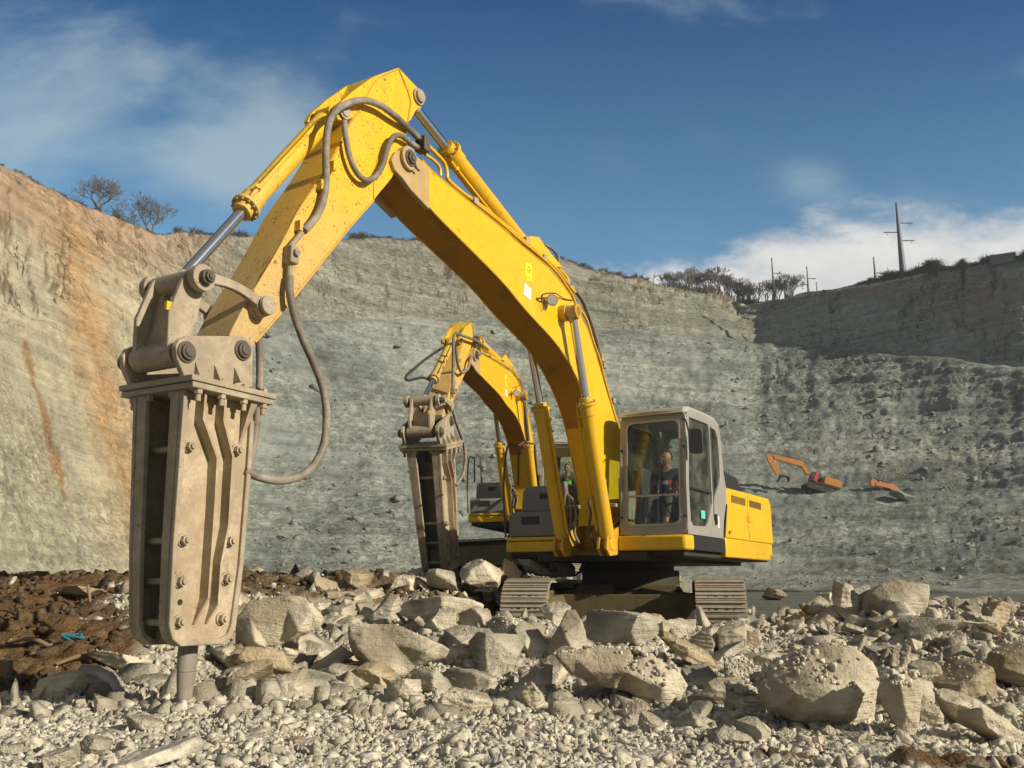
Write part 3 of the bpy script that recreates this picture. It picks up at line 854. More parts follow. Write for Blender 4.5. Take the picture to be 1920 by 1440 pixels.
rock(100, 1098, 200, 1130, 'layered flat rock on the crest of the brown soil mound', 'limestone_tan', dims=(1.5, .9, .4), name='slab')

# medium rubble, each one its own object
rgn = random.Random(12)
zone = [  # px0, px1, py0, py1, count, size px min, max
    (430, 1420, 1118, 1310, 62, 55, 125), (420, 1420, 1105, 1300, 90, 24, 62), (1400, 1920, 1112, 1240, 62, 22, 56), (0, 1920, 1320, 1440, 16, 18, 42),
    (1240, 1920, 1230, 1400, 26, 30, 85), (60, 440, 1215, 1300, 14, 20, 44)]
placed = 0
for (a0, a1, b0, b1, cnt, s0, s1) in zone:
    k = 0; tries = 0
    while k < cnt and tries < 4000:
        tries += 1
        cx = rgn.uniform(a0, a1); cy = rgn.uniform(b0, b1); s = s0 + (s1 - s0) * rgn.random() ** 2
        if any(bx0 + 6 < cx < bx1 - 6 and by0 - 4 < cy < by1 + s * .15 for bx0, by0, bx1, by1 in ROCKBOX[:70]): continue
        if cy < 1178 and 925 < cx < 1405: continue
        Yh = hit(cx, cy)
        if Yh > 16: continue
        if float(soil_mask(Yh * (cx - 960) / FPX, Yh)) > .5 and rgn.random() < .8: continue
        asp = rgn.uniform(.38, .85)
        big_ = s > (s0 + s1) * .42
        fl = rgn.random() < .65
        rock(cx - s / 2, cy - s * asp, cx + s / 2, cy,
             ('thin broken limestone flake lying in the rubble' if fl else 'knee high lump of broken limestone in the rubble' if False else 'fist to head sized angular limestone rock in the rubble'),
             rgn.choice([LB, LB, LB, 'limestone_grey', 'limestone_grey', 'limestone_tan']), dims=(1.3, 1, .3) if fl else (1, .9, .7), rot=(rgn.uniform(-.6, .6), rgn.uniform(-.7, .7), rgn.uniform(0, 6)), n=rgn.choice([8, 9, 11]), cuts=3 if s > 50 else 2,
             rough=.015, group='broken rocks strewn over the quarry floor', name='rock', boxy=rgn.uniform(.4, .9))
        k += 1; placed += 1

# gravel: tens of thousands of stones, one mass
def stones(name, N, y0, y1, size, mat, seed, label, cat, want_soil=None, xk=.80, power=1.0, nshape=14):
    rg = np.random.RandomState(seed)
    shapes = []
    for k in range(nshape):
        co, fa = hull_mesh(900 + seed + k, 6 + k % 4, (1, .75, .22 + .20 * (k % 3)), (rg.rand() * .5, rg.rand() * .5, 0), 0, .0, .75, .22)
        shapes.append((co, fa))
    u = rg.rand(N)
    Y = y0 * (y1 / y0) ** u if power == 1 else (y0 ** (1 - power) + u * (y1 ** (1 - power) - y0 ** (1 - power))) ** (1 / (1 - power))
    X = rg.uniform(-xk, xk, N) * Y
    sm = soil_mask(X, Y)
    if want_soil is True: keep = sm > .35
    elif want_soil is False: keep = rg.rand(N) > sm * .985
    else: keep = np.ones(N, bool)
    und = (X > .0) & (X < 4.4) & (Y > 12.6) & (Y < 18)
    keep &= ~(und & (rg.rand(N) < .9))
    X, Y = X[keep], Y[keep]; N = len(X)
    S = np.minimum(size[0] * np.exp(rg.normal(0, size[1], N)), size[2]) * (Y / 6) ** .55
    Z = gz(X, Y) + S * .10
    sid = rg.randint(0, nshape, N)
    VV, FF, off = [], [], 0
    for k in range(nshape):
        m = np.where(sid == k)[0]
        if len(m) == 0: continue
        co, fa = shapes[k]
        q = rg.normal(size=(len(m), 4)); q[:, 0] += 1.9; q /= np.linalg.norm(q, axis=1, keepdims=True)
        w, x, y, z = q.T
        Rm = np.stack([1 - 2 * (y * y + z * z), 2 * (x * y - z * w), 2 * (x * z + y * w), 2 * (x * y + z * w), 1 - 2 * (x * x + z * z), 2 * (y * z - x * w),
                       2 * (x * z - y * w), 2 * (y * z + x * w), 1 - 2 * (x * x + y * y)], -1).reshape(-1, 3, 3)
        st = rg.uniform(.6, 1.4, size=(len(m), 1, 3)) * S[m][:, None, None]
        v = np.einsum('nij,vj->nvi', Rm, co) * st
        v += np.stack([X[m], Y[m], Z[m]], -1)[:, None, :]
        nv = len(co)
        f = fa[None] + (np.arange(len(m)) * nv)[:, None, None] + off
        VV.append(v.reshape(-1, 3)); FF.append(f.reshape(-1, 3)); off += nv * len(m)
    o = mesh_np(name, np.concatenate(VV), np.concatenate(FF), mat)
    tag(o, label, cat, kind='stuff')
    return o


stones('gravel', 185000, 3.9, 19, (.0155, .62, .10), MATS['gravel'], 3, 'loose pale limestone gravel covering the quarry floor', 'gravel', False, power=1.15)
stones('rubble_chips', 4200, 6.6, 22, (.075, .5, .20), MATS['limestone_grey'], 4, 'fist sized limestone chips scattered among the boulders', 'rubble', False, power=.8)
stones('soil_clods', 24000, 4.4, 20, (.038, .5, .14), MATS['soil'], 5, 'dark brown clods of soil heaped at the left and in the foreground', 'soil', True, power=.6)


def litter(name, obs, per_px, seed):
    rg = np.random.RandomState(seed); lsh = [hull_mesh(955 + q_, 12, (1, .8, .45), (0, 0, 0), 0, 0, .4) for q_ in range(6)]
    VV, FF, off = [], [], 0
    obs = [(o_, max(1, c_ // 6), s_, q_) for o_, c_, s_ in obs for q_ in range(6)]
    for o_, cnt, s_, q_ in obs:
        co0, fa0 = lsh[q_]
        me = o_.data; n_ = len(me.polygons)
        nr = np.empty(n_ * 3, np.float32); me.polygons.foreach_get('normal', nr); nr = nr.reshape(-1, 3)
        ce = np.empty(n_ * 3, np.float32); me.polygons.foreach_get('center', ce); ce = ce.reshape(-1, 3)
        ar = np.empty(n_, np.float32); me.polygons.foreach_get('area', ar)
        w = ar * (nr[:, 2] > .62)
        if w.sum() <= 0: continue
        k = rg.choice(n_, cnt, p=w / w.sum())
        P = ce[k] + np.array(o_.location) + rg.normal(0, .01, (cnt, 3)) * [1, 1, 0]
        S = s_ * np.exp(rg.normal(0, .45, cnt))
        an = rg.uniform(0, 6.3, cnt); ca, sa = np.cos(an)[:, None], np.sin(an)[:, None]
        v = co0[None] * S[:, None, None] * rg.uniform(.6, 1.4, (cnt, 1, 3))
        v = np.stack([v[..., 0] * ca - v[..., 1] * sa, v[..., 0] * sa + v[..., 1] * ca, v[..., 2]], -1) + P[:, None, :] + [0, 0, .1 * s_]
        VV.append(v.reshape(-1, 3)); FF.append((fa0[None] + (np.arange(cnt) * len(co0))[:, None, None] + off).reshape(-1, 3)); off += cnt * len(co0)
    o_ = mesh_np(name, np.concatenate(VV), np.concatenate(FF), MATS['gravel'])
    tag(o_, 'fine crumbled gravel lying on top of the boulders and slabs', 'gravel', kind='stuff')


_big = [o_ for o_ in col.objects if o_.type == 'MESH' and o_.name.split('.')[0] in ('boulder', 'slab')]
litter('crumbled_gravel', [(o_, 900 if 'crumbled gravel on top' in o_['label'] else 500 if 'biggest' in o_['label'] or 'rubble on top' in o_['label'] else 60 if o_.dimensions.x > .5 else 6, .018 if 'crumbled' in o_['label'] or 'biggest' in o_['label'] else .011) for o_ in _big], 1, 4)


# scree on the lower quarry slopes
def scree():
    rg = np.random.RandomState(8)
    nr, nc = TERR.shape[:2]
    N = 7000
    r = rg.randint(2, 130, N); c = rg.randint(10, nc - 12, N)
    px = pxs[c]
    keep = (px > 480) & (px < 2100) & (fbm(TERR[r, c] * .06, 3, 5) + rg.normal(0, .12, N) > -.02)
    r, c = r[keep], c[keep]
    P = TERR[r, c] + rg.normal(0, .35, (len(r), 3)) * np.array([1, 1, .1])
    d = np.linalg.norm(P, axis=1)
    S = np.minimum(.24 * np.exp(rg.normal(0, .6, len(r))), 1.3) * (d / 140) ** .7
    VV, FF, off = [], [], 0
    for k in range(8):
        co, fa = hull_mesh(700 + k, 9, (1, .8, .35), (.2, .1, 0), 0, 0, .4)
        m = np.where(np.arange(len(r)) % 8 == k)[0]
        an = rg.uniform(0, 6.3, len(m)); ca, sa = np.cos(an), np.sin(an)
        v = co[None] * S[m][:, None, None] * rg.uniform(.6, 1.4, (len(m), 1, 3))
        v = np.stack([v[..., 0] * ca[:, None] - v[..., 1] * sa[:, None], v[..., 0] * sa[:, None] + v[..., 1] * ca[:, None], v[..., 2]], -1)
        v += P[m][:, None, :]
        FF.append((fa[None] + (np.arange(len(m)) * len(co))[:, None, None] + off).reshape(-1, 3)); VV.append(v.reshape(-1, 3)); off += len(co) * len(m)
    o = mesh_np('scree', np.concatenate(VV), np.concatenate(FF), MATS['scree_stone'])
    tag(o, 'grey fallen scree on the slopes below the quarry bench', 'scree', kind='stuff')


rock_mat('scree_stone', (.17, .18, .155), (.27, .275, .235), (.09, .085, .07), .3, False)
scree()
# crumbled gravel lying on the big slabs belongs to the gravel too

# ------------------------------------------------------------------ trees, scrub, pylons on the rim
def tube_np(paths, sides=3):
    VV, FF, off = [], [], 0
    for p0, p1, r0, r1 in paths:
        d = p1 - p0; L_ = np.linalg.norm(d) + 1e-9; d = d / L_
        u = np.cross(d, [0.3, .9, .1]); u /= np.linalg.norm(u) + 1e-9; w = np.cross(d, u)
        for p, r in ((p0, r0), (p1, r1)):
            for k in range(sides):
                a = 2 * PI * k / sides
                VV.append(p + (u * math.cos(a) + w * math.sin(a)) * r)
        for k in range(sides):
            FF.append((off + k, off + (k + 1) % sides, off + sides + (k + 1) % sides, off + sides + k))
        off += 2 * sides
    return np.array(VV), np.array(FF)


def bare_tree(seed, h, spread=.75, depth=6, trunks=1, lean=0.0, minr=.02):
    rg = random.Random(seed)
    T, B = [], []

    def grow(p, d, L_, r, k, out):
        q = p.copy()
        n = 3
        for i in range(n):
            d2 = d + np.array([rg.gauss(0, .13), rg.gauss(0, .13), rg.gauss(.03, .08)]); d2 /= np.linalg.norm(d2)
            e = q + d2 * L_ / n
            ra, rb = r * (1 - .3 * i / n), r * (1 - .3 * (i + 1) / n)
            out.append((q, e, max(ra, minr), max(rb, minr))); q = e; d = d2
            if k > 0 and i >= 1 and rg.random() < .55:
                side(q, d, L_, r, k)
        if k > 0:
            for _ in range(rg.choice([2, 2, 3])): side(q, d, L_, r, k)

    def side(q, d, L_, r, k):
        a = rg.uniform(.35, .95) * (spread / .75); az_ = rg.uniform(0, 2 * PI)
        u = np.cross(d, [rg.random(), rg.random(), .2]); u /= np.linalg.norm(u); w = np.cross(d, u)
        nd = d * math.cos(a) + (u * math.cos(az_) + w * math.sin(az_)) * math.sin(a)
        nd[2] += .12; nd /= np.linalg.norm(nd)
        grow(q, nd, L_ * rg.uniform(.62, .82), r * .58, k - 1, B)

    for _ in range(trunks):
        d = np.array([lean + rg.uniform(-.1, .1) * trunks, rg.uniform(-.1, .1), 1.]); d /= np.linalg.norm(d)
        grow(np.array([rg.uniform(-.03, .03) * h * (trunks - 1), 0, -.02 * h]), d, h * .30, h * .024, depth, T)
    return T, B


def make_tree(label, loc, seed, h, group=None, cat='tree', **kw):
    T, B = bare_tree(seed, h, **kw)
    o = empty('bare_tree', loc)
    tag(o, label, cat, group)
    v, f = tube_np(T, 5); mesh_np('trunk', v, f, MATS['bark'], o, flat=False)
    v, f = tube_np(B, 3); mesh_np('crown', v, f, MATS['bark'], o)
    return o


def copy_tree(o, parent=None):
    c = o.copy(); col.objects.link(c)
    if parent is not None: c.parent = parent
    for ch in [q for q in bpy.data.objects if q.parent == o]: copy_tree(ch, c)
    return c


p = rim(182, 3); make_tree('wide bare oak on the left cliff top, highest and farthest left of the trees', p, 4, 6.6, spread=.95, depth=5, trunks=2, minr=.014)
p = rim(232, 3); make_tree('low dense bare shrub on the left cliff top, leaning left', p, 9, 4.0, spread=1.1, depth=5, trunks=3, minr=.014, cat='shrub')
p = rim(285, 2); make_tree('bare forked tree at the low right end of the left cliff top', p, 21, 7.0, spread=.8, depth=5, trunks=2, lean=-.12, minr=.015)
protos = []
for k in range(4):
    protos.append(None)
rt = random.Random(5)
i = 0
for px in list(np.linspace(1244, 1420, 26)) + [1434, 1446, 1462, 1470, 1480]:
    px += rt.uniform(-4, 4)
    q = rim(px, rt.uniform(-.5, 3.5))
    hpx = np.interp(px, [1240, 1290, 1330, 1370, 1400, 1440, 1490], [32, 48, 58, 66, 62, 62, 56]) * rt.uniform(.8, 1.05)
    h = hpx / FPX * math.hypot(q[0], q[1])
    lab = 'bare winter tree in the copse on the rim behind the far quarry wall'
    grp = 'bare trees in the copse on the far rim'
    if protos[i % 4] is None:
        protos[i % 4] = (make_tree(lab, q, 40 + i, h, grp, spread=.55, depth=4, trunks=2, minr=.02), h)
    else:
        pr, h0 = protos[i % 4]
        c_ = copy_tree(pr); c_.location = q; c_.rotation_euler[2] = rt.uniform(0, 6); s_ = h / h0; c_.scale = (s_ * 1.1, s_ * 1.1, s_)
    i += 1
q = rim(1224, 2)
make_tree('small lone sapling left of the copse on the far rim', q, 77, 36 / FPX * np.hypot(q[0], q[1]), spread=1.0, depth=3, minr=.05)
q = rim(1483, 1)
make_tree('round crowned bare tree at the right end of the copse', q, 78, 52 / FPX * np.hypot(q[0], q[1]), spread=.9, depth=5, minr=.03, trunks=3)


def scrub(name, px0, px1, n, h0, h1, mat, label, seed, back=(0, 3), hump=None):
    rg = random.Random(seed); P = []
    for _ in range(n):
        px = rg.uniform(px0, px1); q = rim(px, rg.uniform(*back)); Yd = math.hypot(q[0], q[1])
        h = rg.uniform(h0, h1) / FPX * Yd
        cl = .5 + .5 * float(vnoise(np.array([px * .06, 1, seed]), 3))
        h *= .35 + cl
        if hump: h *= float(np.interp(px, *hump))
        for _k in range(7):
            e = q + np.array([rg.gauss(0, .45) * h, rg.gauss(0, .45) * h, h * rg.uniform(.4, 1.1)])
            m = (q + e) / 2 + np.array([rg.gauss(0, .15) * h, 0, .1 * h])
            w = h * .05
            P.append((q - [0, 0, .3 * h], m, w, w * .7)); P.append((m, e, w * .7, w * .3))
            e2 = m + np.array([rg.gauss(0, .5) * h, rg.gauss(0, .3) * h, .4 * h]); P.append((m, e2, w * .5, w * .3))
    v, f = tube_np(P, 3)
    o = mesh_np(name, v, f, MATS[mat]); tag(o, label, 'scrub', kind='stuff')


scrub('rim_scrub', 330, 1215, 1500, 3, 12, 'scrub', 'dry scrub and dead stems along the top edge of the back wall', 3)
scrub('rim_scrub', 1600, 1770, 700, 8, 22, 'scrub_green', 'dark bushes growing along the rim around the pylons', 4, (0, 2), ([1600, 1640, 1700, 1720, 1740, 1770], [.5, .8, .9, 1.1, .4, .2]))
scrub('rim_scrub', 1730, 1990, 800, 6, 14, 'scrub_green', 'dark bushes on the top of the right hand quarry wall', 5, (-1, 2))
scrub('rim_scrub', -120, 330, 600, 2, 7, 'scrub', 'short dry grass along the top of the left cliff', 6, (0, 1))
scrub('rim_scrub', 1225, 1430, 160, 7, 16, 'bark', 'undergrowth between the bare trees on the far rim', 7, (0, 3), ([1225, 1260, 1330, 1390, 1430], [.2, .9, 1.3, 1.3, .5]))


class MB:
    def __init__(s, xf=None): s.v, s.f, s.xf = [], [], xf

    def add(s, vs, fs):
        o = len(s.v)
        s.v += [tuple(map(float, v)) for v in vs]; s.f += [tuple(i + o for i in f) for f in fs]; return s

    def mark(s):
        s.marks = getattr(s, 'marks', []) + [(len(s.v), len(s.f))]; return s

    def build_each(s, name, mat, parent, bevel=0):
        ms = s.marks + [(len(s.v), len(s.f))]
        for (v0, f0), (v1, f1) in zip(ms, ms[1:]):
            q = MB(s.xf); q.v = s.v[v0:v1]; q.f = [tuple(i - v0 for i in f) for f in s.f[f0:f1]]
            q.build(name, mat, parent, bevel)

    def box(s, x0, y0, z0, x1, y1, z1):
        return s.add([(x0, y0, z0), (x1, y0, z0), (x1, y1, z0), (x0, y1, z0), (x0, y0, z1), (x1, y0, z1), (x1, y1, z1), (x0, y1, z1)],
                     [(3, 2, 1, 0), (4, 5, 6, 7), (0, 1, 5, 4), (1, 2, 6, 5), (2, 3, 7, 6), (3, 0, 4, 7)])

    def hexa(s, a, b):
        """a, b: two quads of 4 points"""
        return s.add(list(a) + list(b), [(3, 2, 1, 0), (4, 5, 6, 7), (0, 1, 5, 4), (1, 2, 6, 5), (2, 3, 7, 6), (3, 0, 4, 7)])

    def prism(s, poly, y0, y1, axis='y'):
        """poly of (x,z) swept from y0 to y1"""
        n = len(poly)
        mk = (lambda p, y: (p[0], y, p[1])) if axis == 'y' else (lambda p, y: (y, p[0], p[1])) if axis == 'x' else (lambda p, y: (p[0], p[1], y))
        vs = [mk(p, y0) for p in poly] + [mk(p, y1) for p in poly]
        return s.add(vs, [tuple(range(n - 1, -1, -1)), tuple(range(n, 2 * n))] + [(i, (i + 1) % n, (i + 1) % n + n, i + n) for i in range(n)])

    def cyl(s, p0, p1, r0, r1=None, n=20, caps=True):
        p0, p1 = Vector(p0), Vector(p1); r1 = r0 if r1 is None else r1
        d = (p1 - p0).normalized(); u = d.orthogonal().normalized(); w = d.cross(u)
        vs = [p + (u * math.cos(2 * PI * k / n) + w * math.sin(2 * PI * k / n)) * r for p, r in ((p0, r0), (p1, r1)) for k in range(n)]
        fs = [(k, (k + 1) % n, (k + 1) % n + n, k + n) for k in range(n)]
        if caps: fs += [tuple(range(n - 1, -1, -1)), tuple(range(n, 2 * n))]
        return s.add(vs, fs)

    def tube(s, pts, r, n=8, rr=None, smooth_=True):
        pts = [Vector(p) for p in pts]
        if smooth_ and len(pts) > 2:
            q = []
            P = [pts[0] * 2 - pts[1]] + pts + [pts[-1] * 2 - pts[-2]]
            for i in range(1, len(P) - 2):
                for k in range(5):
                    t = k / 5
                    q.append(.5 * ((2 * P[i]) + (-P[i - 1] + P[i + 1]) * t + (2 * P[i - 1] - 5 * P[i] + 4 * P[i + 1] - P[i + 2]) * t * t + (-P[i - 1] + 3 * P[i] - 3 * P[i + 1] + P[i + 2]) * t ** 3))
            pts = q + [pts[-1]]
        u = None; vs = []; m = len(pts)
        for i, p in enumerate(pts):
            d = (pts[min(i + 1, m - 1)] - pts[max(i - 1, 0)]).normalized()
            u = d.orthogonal().normalized() if u is None else (u - d * u.dot(d)).normalized()
            w = d.cross(u); q = r if rr is None else rr[min(len(rr) - 1, int(i * len(rr) / m))]
            vs += [p + (u * math.cos(2 * PI * k / n) + w * math.sin(2 * PI * k / n)) * q for k in range(n)]
        fs = [(i * n + k, i * n + (k + 1) % n, (i + 1) * n + (k + 1) % n, (i + 1) * n + k) for i in range(m - 1) for k in range(n)]
        fs += [tuple(range(n - 1, -1, -1)), tuple(range((m - 1) * n, m * n))]
        return s.add(vs, fs)

    def hexbolt(s, p, d, r, h):
        p, d = Vector(p), Vector(d)
        s.cyl(p, p + d * h * .25, r * 1.35, r * 1.35, 14); s.cyl(p + d * h * .25, p + d * h * .75, r, r, 6); s.cyl(p + d * h * .75, p + d * h, r * .62, r * .55, 10)
        return s

    def plate(s, outer, holes, fn, t):
        """flat plate with holes; fn(u, v, w) -> xyz, thickness t along w"""
        loops = [outer] + holes
        tri = geometry.tessellate_polygon([[Vector((a, b, 0)) for a, b in lp] for lp in loops])
        flat = [q for lp in loops for q in lp]; n = len(flat)
        vs = [fn(a, b, 0) for a, b in flat] + [fn(a, b, t) for a, b in flat]
        fs = [tuple(q) for q in tri] + [tuple(i + n for i in reversed(q)) for q in tri]
        o = 0
        for lp in loops:
            m = len(lp)
            fs += [(o + i, o + (i + 1) % m, o + (i + 1) % m + n, o + i + n) for i in range(m)]
            o += m
        return s.add(vs, fs)

    def build(s, name, mat, parent=None, bevel=0, seg=2, sm=32):
        vs = s.v
        if s.xf: vs = [s.xf(v) for v in vs]
        me = bpy.data.meshes.new(name); me.from_pydata([tuple(v) for v in vs], [], s.f)
        bm = bmesh.new(); bm.from_mesh(me)
        bmesh.ops.recalc_face_normals(bm, faces=bm.faces); bm.to_mesh(me); bm.free()
        me.materials.append(MATS[mat] if isinstance(mat, str) else mat)
        me.polygons.foreach_set('use_smooth', np.ones(len(me.polygons), bool))
        me.set_sharp_from_angle(angle=R(sm)); me.update()
        o = bpy.data.objects.new(name, me); col.objects.link(o)
        if parent is not None: o.parent = parent
        if bevel:
            b = o.modifiers.new('bevel', 'BEVEL'); b.width = bevel; b.segments = seg; b.limit_method = 'ANGLE'; b.angle_limit = R(40)
            b.harden_normals = False
        return o


def pylon(label, px, top, base, w_px, arms, back=.8):
    q = rim(px, back); D = math.hypot(q[0], q[1]); k = D / FPX / math.cos(PITCH) * .97
    H = (base - top) * k
    o = empty('power_pylon', q); tag(o, label, 'pylon')
    MB().cyl((0, 0, -1), (0, 0, H), w_px * k / 2, w_px * k * .16, 12).build('mast', 'pylon_steel', o)
    for z_, L_ in arms:
        zz = H - z_ * k; e = L_ * k
        a = MB().tube([(0, 0, zz), (e, 0, zz + .1 * abs(e) * 0)], max(.10, .022 * H * .3), 6, smooth_=False).build('crossarm', 'pylon_steel', o)
        MB().tube([(e, 0, zz), (e * 1.12, 0, zz - .02 * abs(e))], .08, 5).build('insulator', 'pylon_steel', a)
        MB().tube([(e * .98, 0, zz), (e * .80, 0, zz - .22 * abs(e))], .05, 5).build('insulator', 'pylon_steel', a)
    MB().tube([(-.3, 0, H - .5), (.3, 0, H - .2)], .06, 5).build('top_bracket', 'pylon_steel', o)
    return o


pylon('tall tapered steel power pylon with three arms on the right rim', 1694, 375, 520, 13, [(40, 24), (58, -26), (74, 24)])
pylon('small power pylon left of the tall one, one arm to the right', 1642, 474, 524, 6, [(31, 18), (42, -14)], 1)
pylon('slim power pylon with two arms between the copse and the dark bushes', 1516, 500, 552, 5, [(24, 14), (36, -14)], 1)
pylon('dark pole standing in front of the bare trees of the copse', 1452, 476, 562, 6, [(31, 16)], .5)
pylon('tiny stub pole right of the slim two armed pylon', 1532, 530, 550, 3, [], .8)
q = rim(1868, -1); kx = math.hypot(q[0], q[1]) / FPX
o = empty('shed', q); o.rotation_euler[2] = -.5; tag(o, 'low grey flat roofed shed on top of the right hand wall', 'shed')
MB().box(-1.0, -1.2, -1, 3.4, 1.2, .85).build('wall', 'shed_wall', o); MB().box(-1.2, -1.4, .85, 3.6, 1.4, .95).build('roof', 'rail_metal', o)
o = empty('wall', rim(1400, 1)); tag(o, 'low white wall at the lowest corner of the far rim', 'wall')
a_p = rim(1398, 1); b_p = rim(1428, 1)
MB().hexa([Vector(a_p) - Vector(a_p) + Vector((0, 0, -.5)), Vector(b_p - a_p) + Vector((0, 0, -.5)), Vector(b_p - a_p) + Vector((0, .4, -.5)), Vector((0, .4, -.5))],
          [Vector((0, 0, .9)), Vector(b_p - a_p) + Vector((0, 0, .9)), Vector(b_p - a_p) + Vector((0, .4, .9)), Vector((0, .4, .9))]).build('wall_face', 'rail_metal', o)
o.location = a_p
# ------------------------------------------------------------------ hydraulic excavators with breakers
class Frame:
    """boom plane of a machine: sight lines cut the vertical plane at offset y, giving x forward and z up in the machine's own space"""
    def __init__(s, O, deg, zoff=0.0):
        t_ = R(deg); s.F = np.array([-math.sin(t_), -math.cos(t_), 0]); s.L = np.array([math.cos(t_), -math.sin(t_), 0])
        s.O = np.array([O[0], O[1], 0.0]) - s.F * 1.25; s.z = zoff; s.rz = math.atan2(s.F[1], s.F[0])

    def K(s, px, py, y):
        r = ray(px, py); C_ = np.array([0, 0, ZC]); P0 = s.O + s.L * y
        q = C_ + r * (((P0 - C_) @ s.L) / (r @ s.L))
        return float((q - P0) @ s.F), float(q[2] - s.z)


def sim(a, b, c, d):
    """similarity in the x,z plane taking a->c and b->d; y scales along"""
    A, B_, C_, D_ = (complex(*p) for p in (a, b, c, d))
    m = (D_ - C_) / (B_ - A); k = abs(m)

    def f(v):
        w = (complex(v[0], v[2]) - A) * m + C_
        return (w.real, v[1] * (1 + (k - 1) * .35), w.imag)
    f.k = k
    return f


FR1 = Frame((1.286, 13.882), 30)
K1 = FR1.K
def KL(pts, y): return [K1(px, py, y) for px, py in pts]
def K3(px, py, y):
    a = K1(px, py, y); return (a[0], y, a[1])


def rrect(x0, z0, x1, z1, r, n=5):
    out = []
    for cx, cz, a0 in ((x1 - r, z1 - r, 0), (x0 + r, z1 - r, 90), (x0 + r, z0 + r, 180), (x1 - r, z0 + r, 270)):
        for k in range(n + 1):
            a = R(a0 + 90 * k / n); out.append((cx + r * math.cos(a), cz + r * math.sin(a)))
    return out


ident = lambda v: tuple(v)
ident.k = 1.0


def hyd(root, A, B, rt, rr_, frac, label, matt='yellow_tube', gland=True, eyeA=True, side_pipe=None, w=.12):
    """hydraulic cylinder: tube from A, chrome rod to B"""
    A, B = Vector(A), Vector(B); d = (B - A).normalized(); L_ = (B - A).length; G = A + d * L_ * frac
    yv = Vector((0, 1, 0)); u = d.cross(yv).normalized()
    m = MB(); m.cyl(A + d * rt * .9, G, rt, rt, 28); m.cyl(A - yv * w * .5, A + yv * w * .5, rt * .95, rt * .95, 20)
    tb = m.build('cylinder_tube', matt, root, bevel=.006)
    if label: tb['label'] = label
    if gland:
        m = MB(); m.cyl(G - d * rt * 1.7, G - d * rt * .3, rt * 1.12, rt * 1.12, 24); m.cyl(G - d * rt * .3, G + d * rt * .1, rt * 1.36, rt * 1.36, 28)
        m.cyl(G + d * rt * .1, G + d * rt * .8, rt * .95, rt * .90, 24)
        m.build('gland', matt, tb, bevel=.004)
        m = MB()
        for k in range(12):
            m.mark(); a = 2 * PI * k / 12; q = G + (u * math.cos(a) + yv * math.sin(a)) * rt * 1.2
            m.cyl(q, q + d * rt * .32, rt * .11, rt * .11, 6)
        m.build_each('gland_bolt', 'tan_steel', tb)
    if side_pipe is not None:
        s_ = (u * side_pipe[0] + yv * side_pipe[1]).normalized() * rt * 1.35
        m = MB(); m.tube([A + d * rt * 2 + s_ * .95, A + d * L_ * frac * .5 + s_, G - d * rt * 1.2 + s_ * 1.0, G - d * rt * .4 + s_ * .7], rt * .20, 8)
        m.cyl(G - d * rt * 1.6 + s_ * .6, G - d * rt * 1.6 + s_ * 1.25, rt * .28, rt * .28, 8)
        m.build('oil_pipe', matt, tb)
    m = MB(); m.cyl(G, B - d * rr_ * 1.6, rr_, rr_, 24)
    m.build('piston_rod', 'chrome', tb)
    m = MB(); m.cyl(B - yv * w * .5, B + yv * w * .5, rr_ * 1.75, rr_ * 1.75, 22); m.cyl(B - d * rr_ * 2.6, B - d * rr_ * .8, rr_ * 1.15, rr_ * 1.3, 16)
    m.build('rod_eye', 'tan_steel', tb, bevel=.004)
    return tb


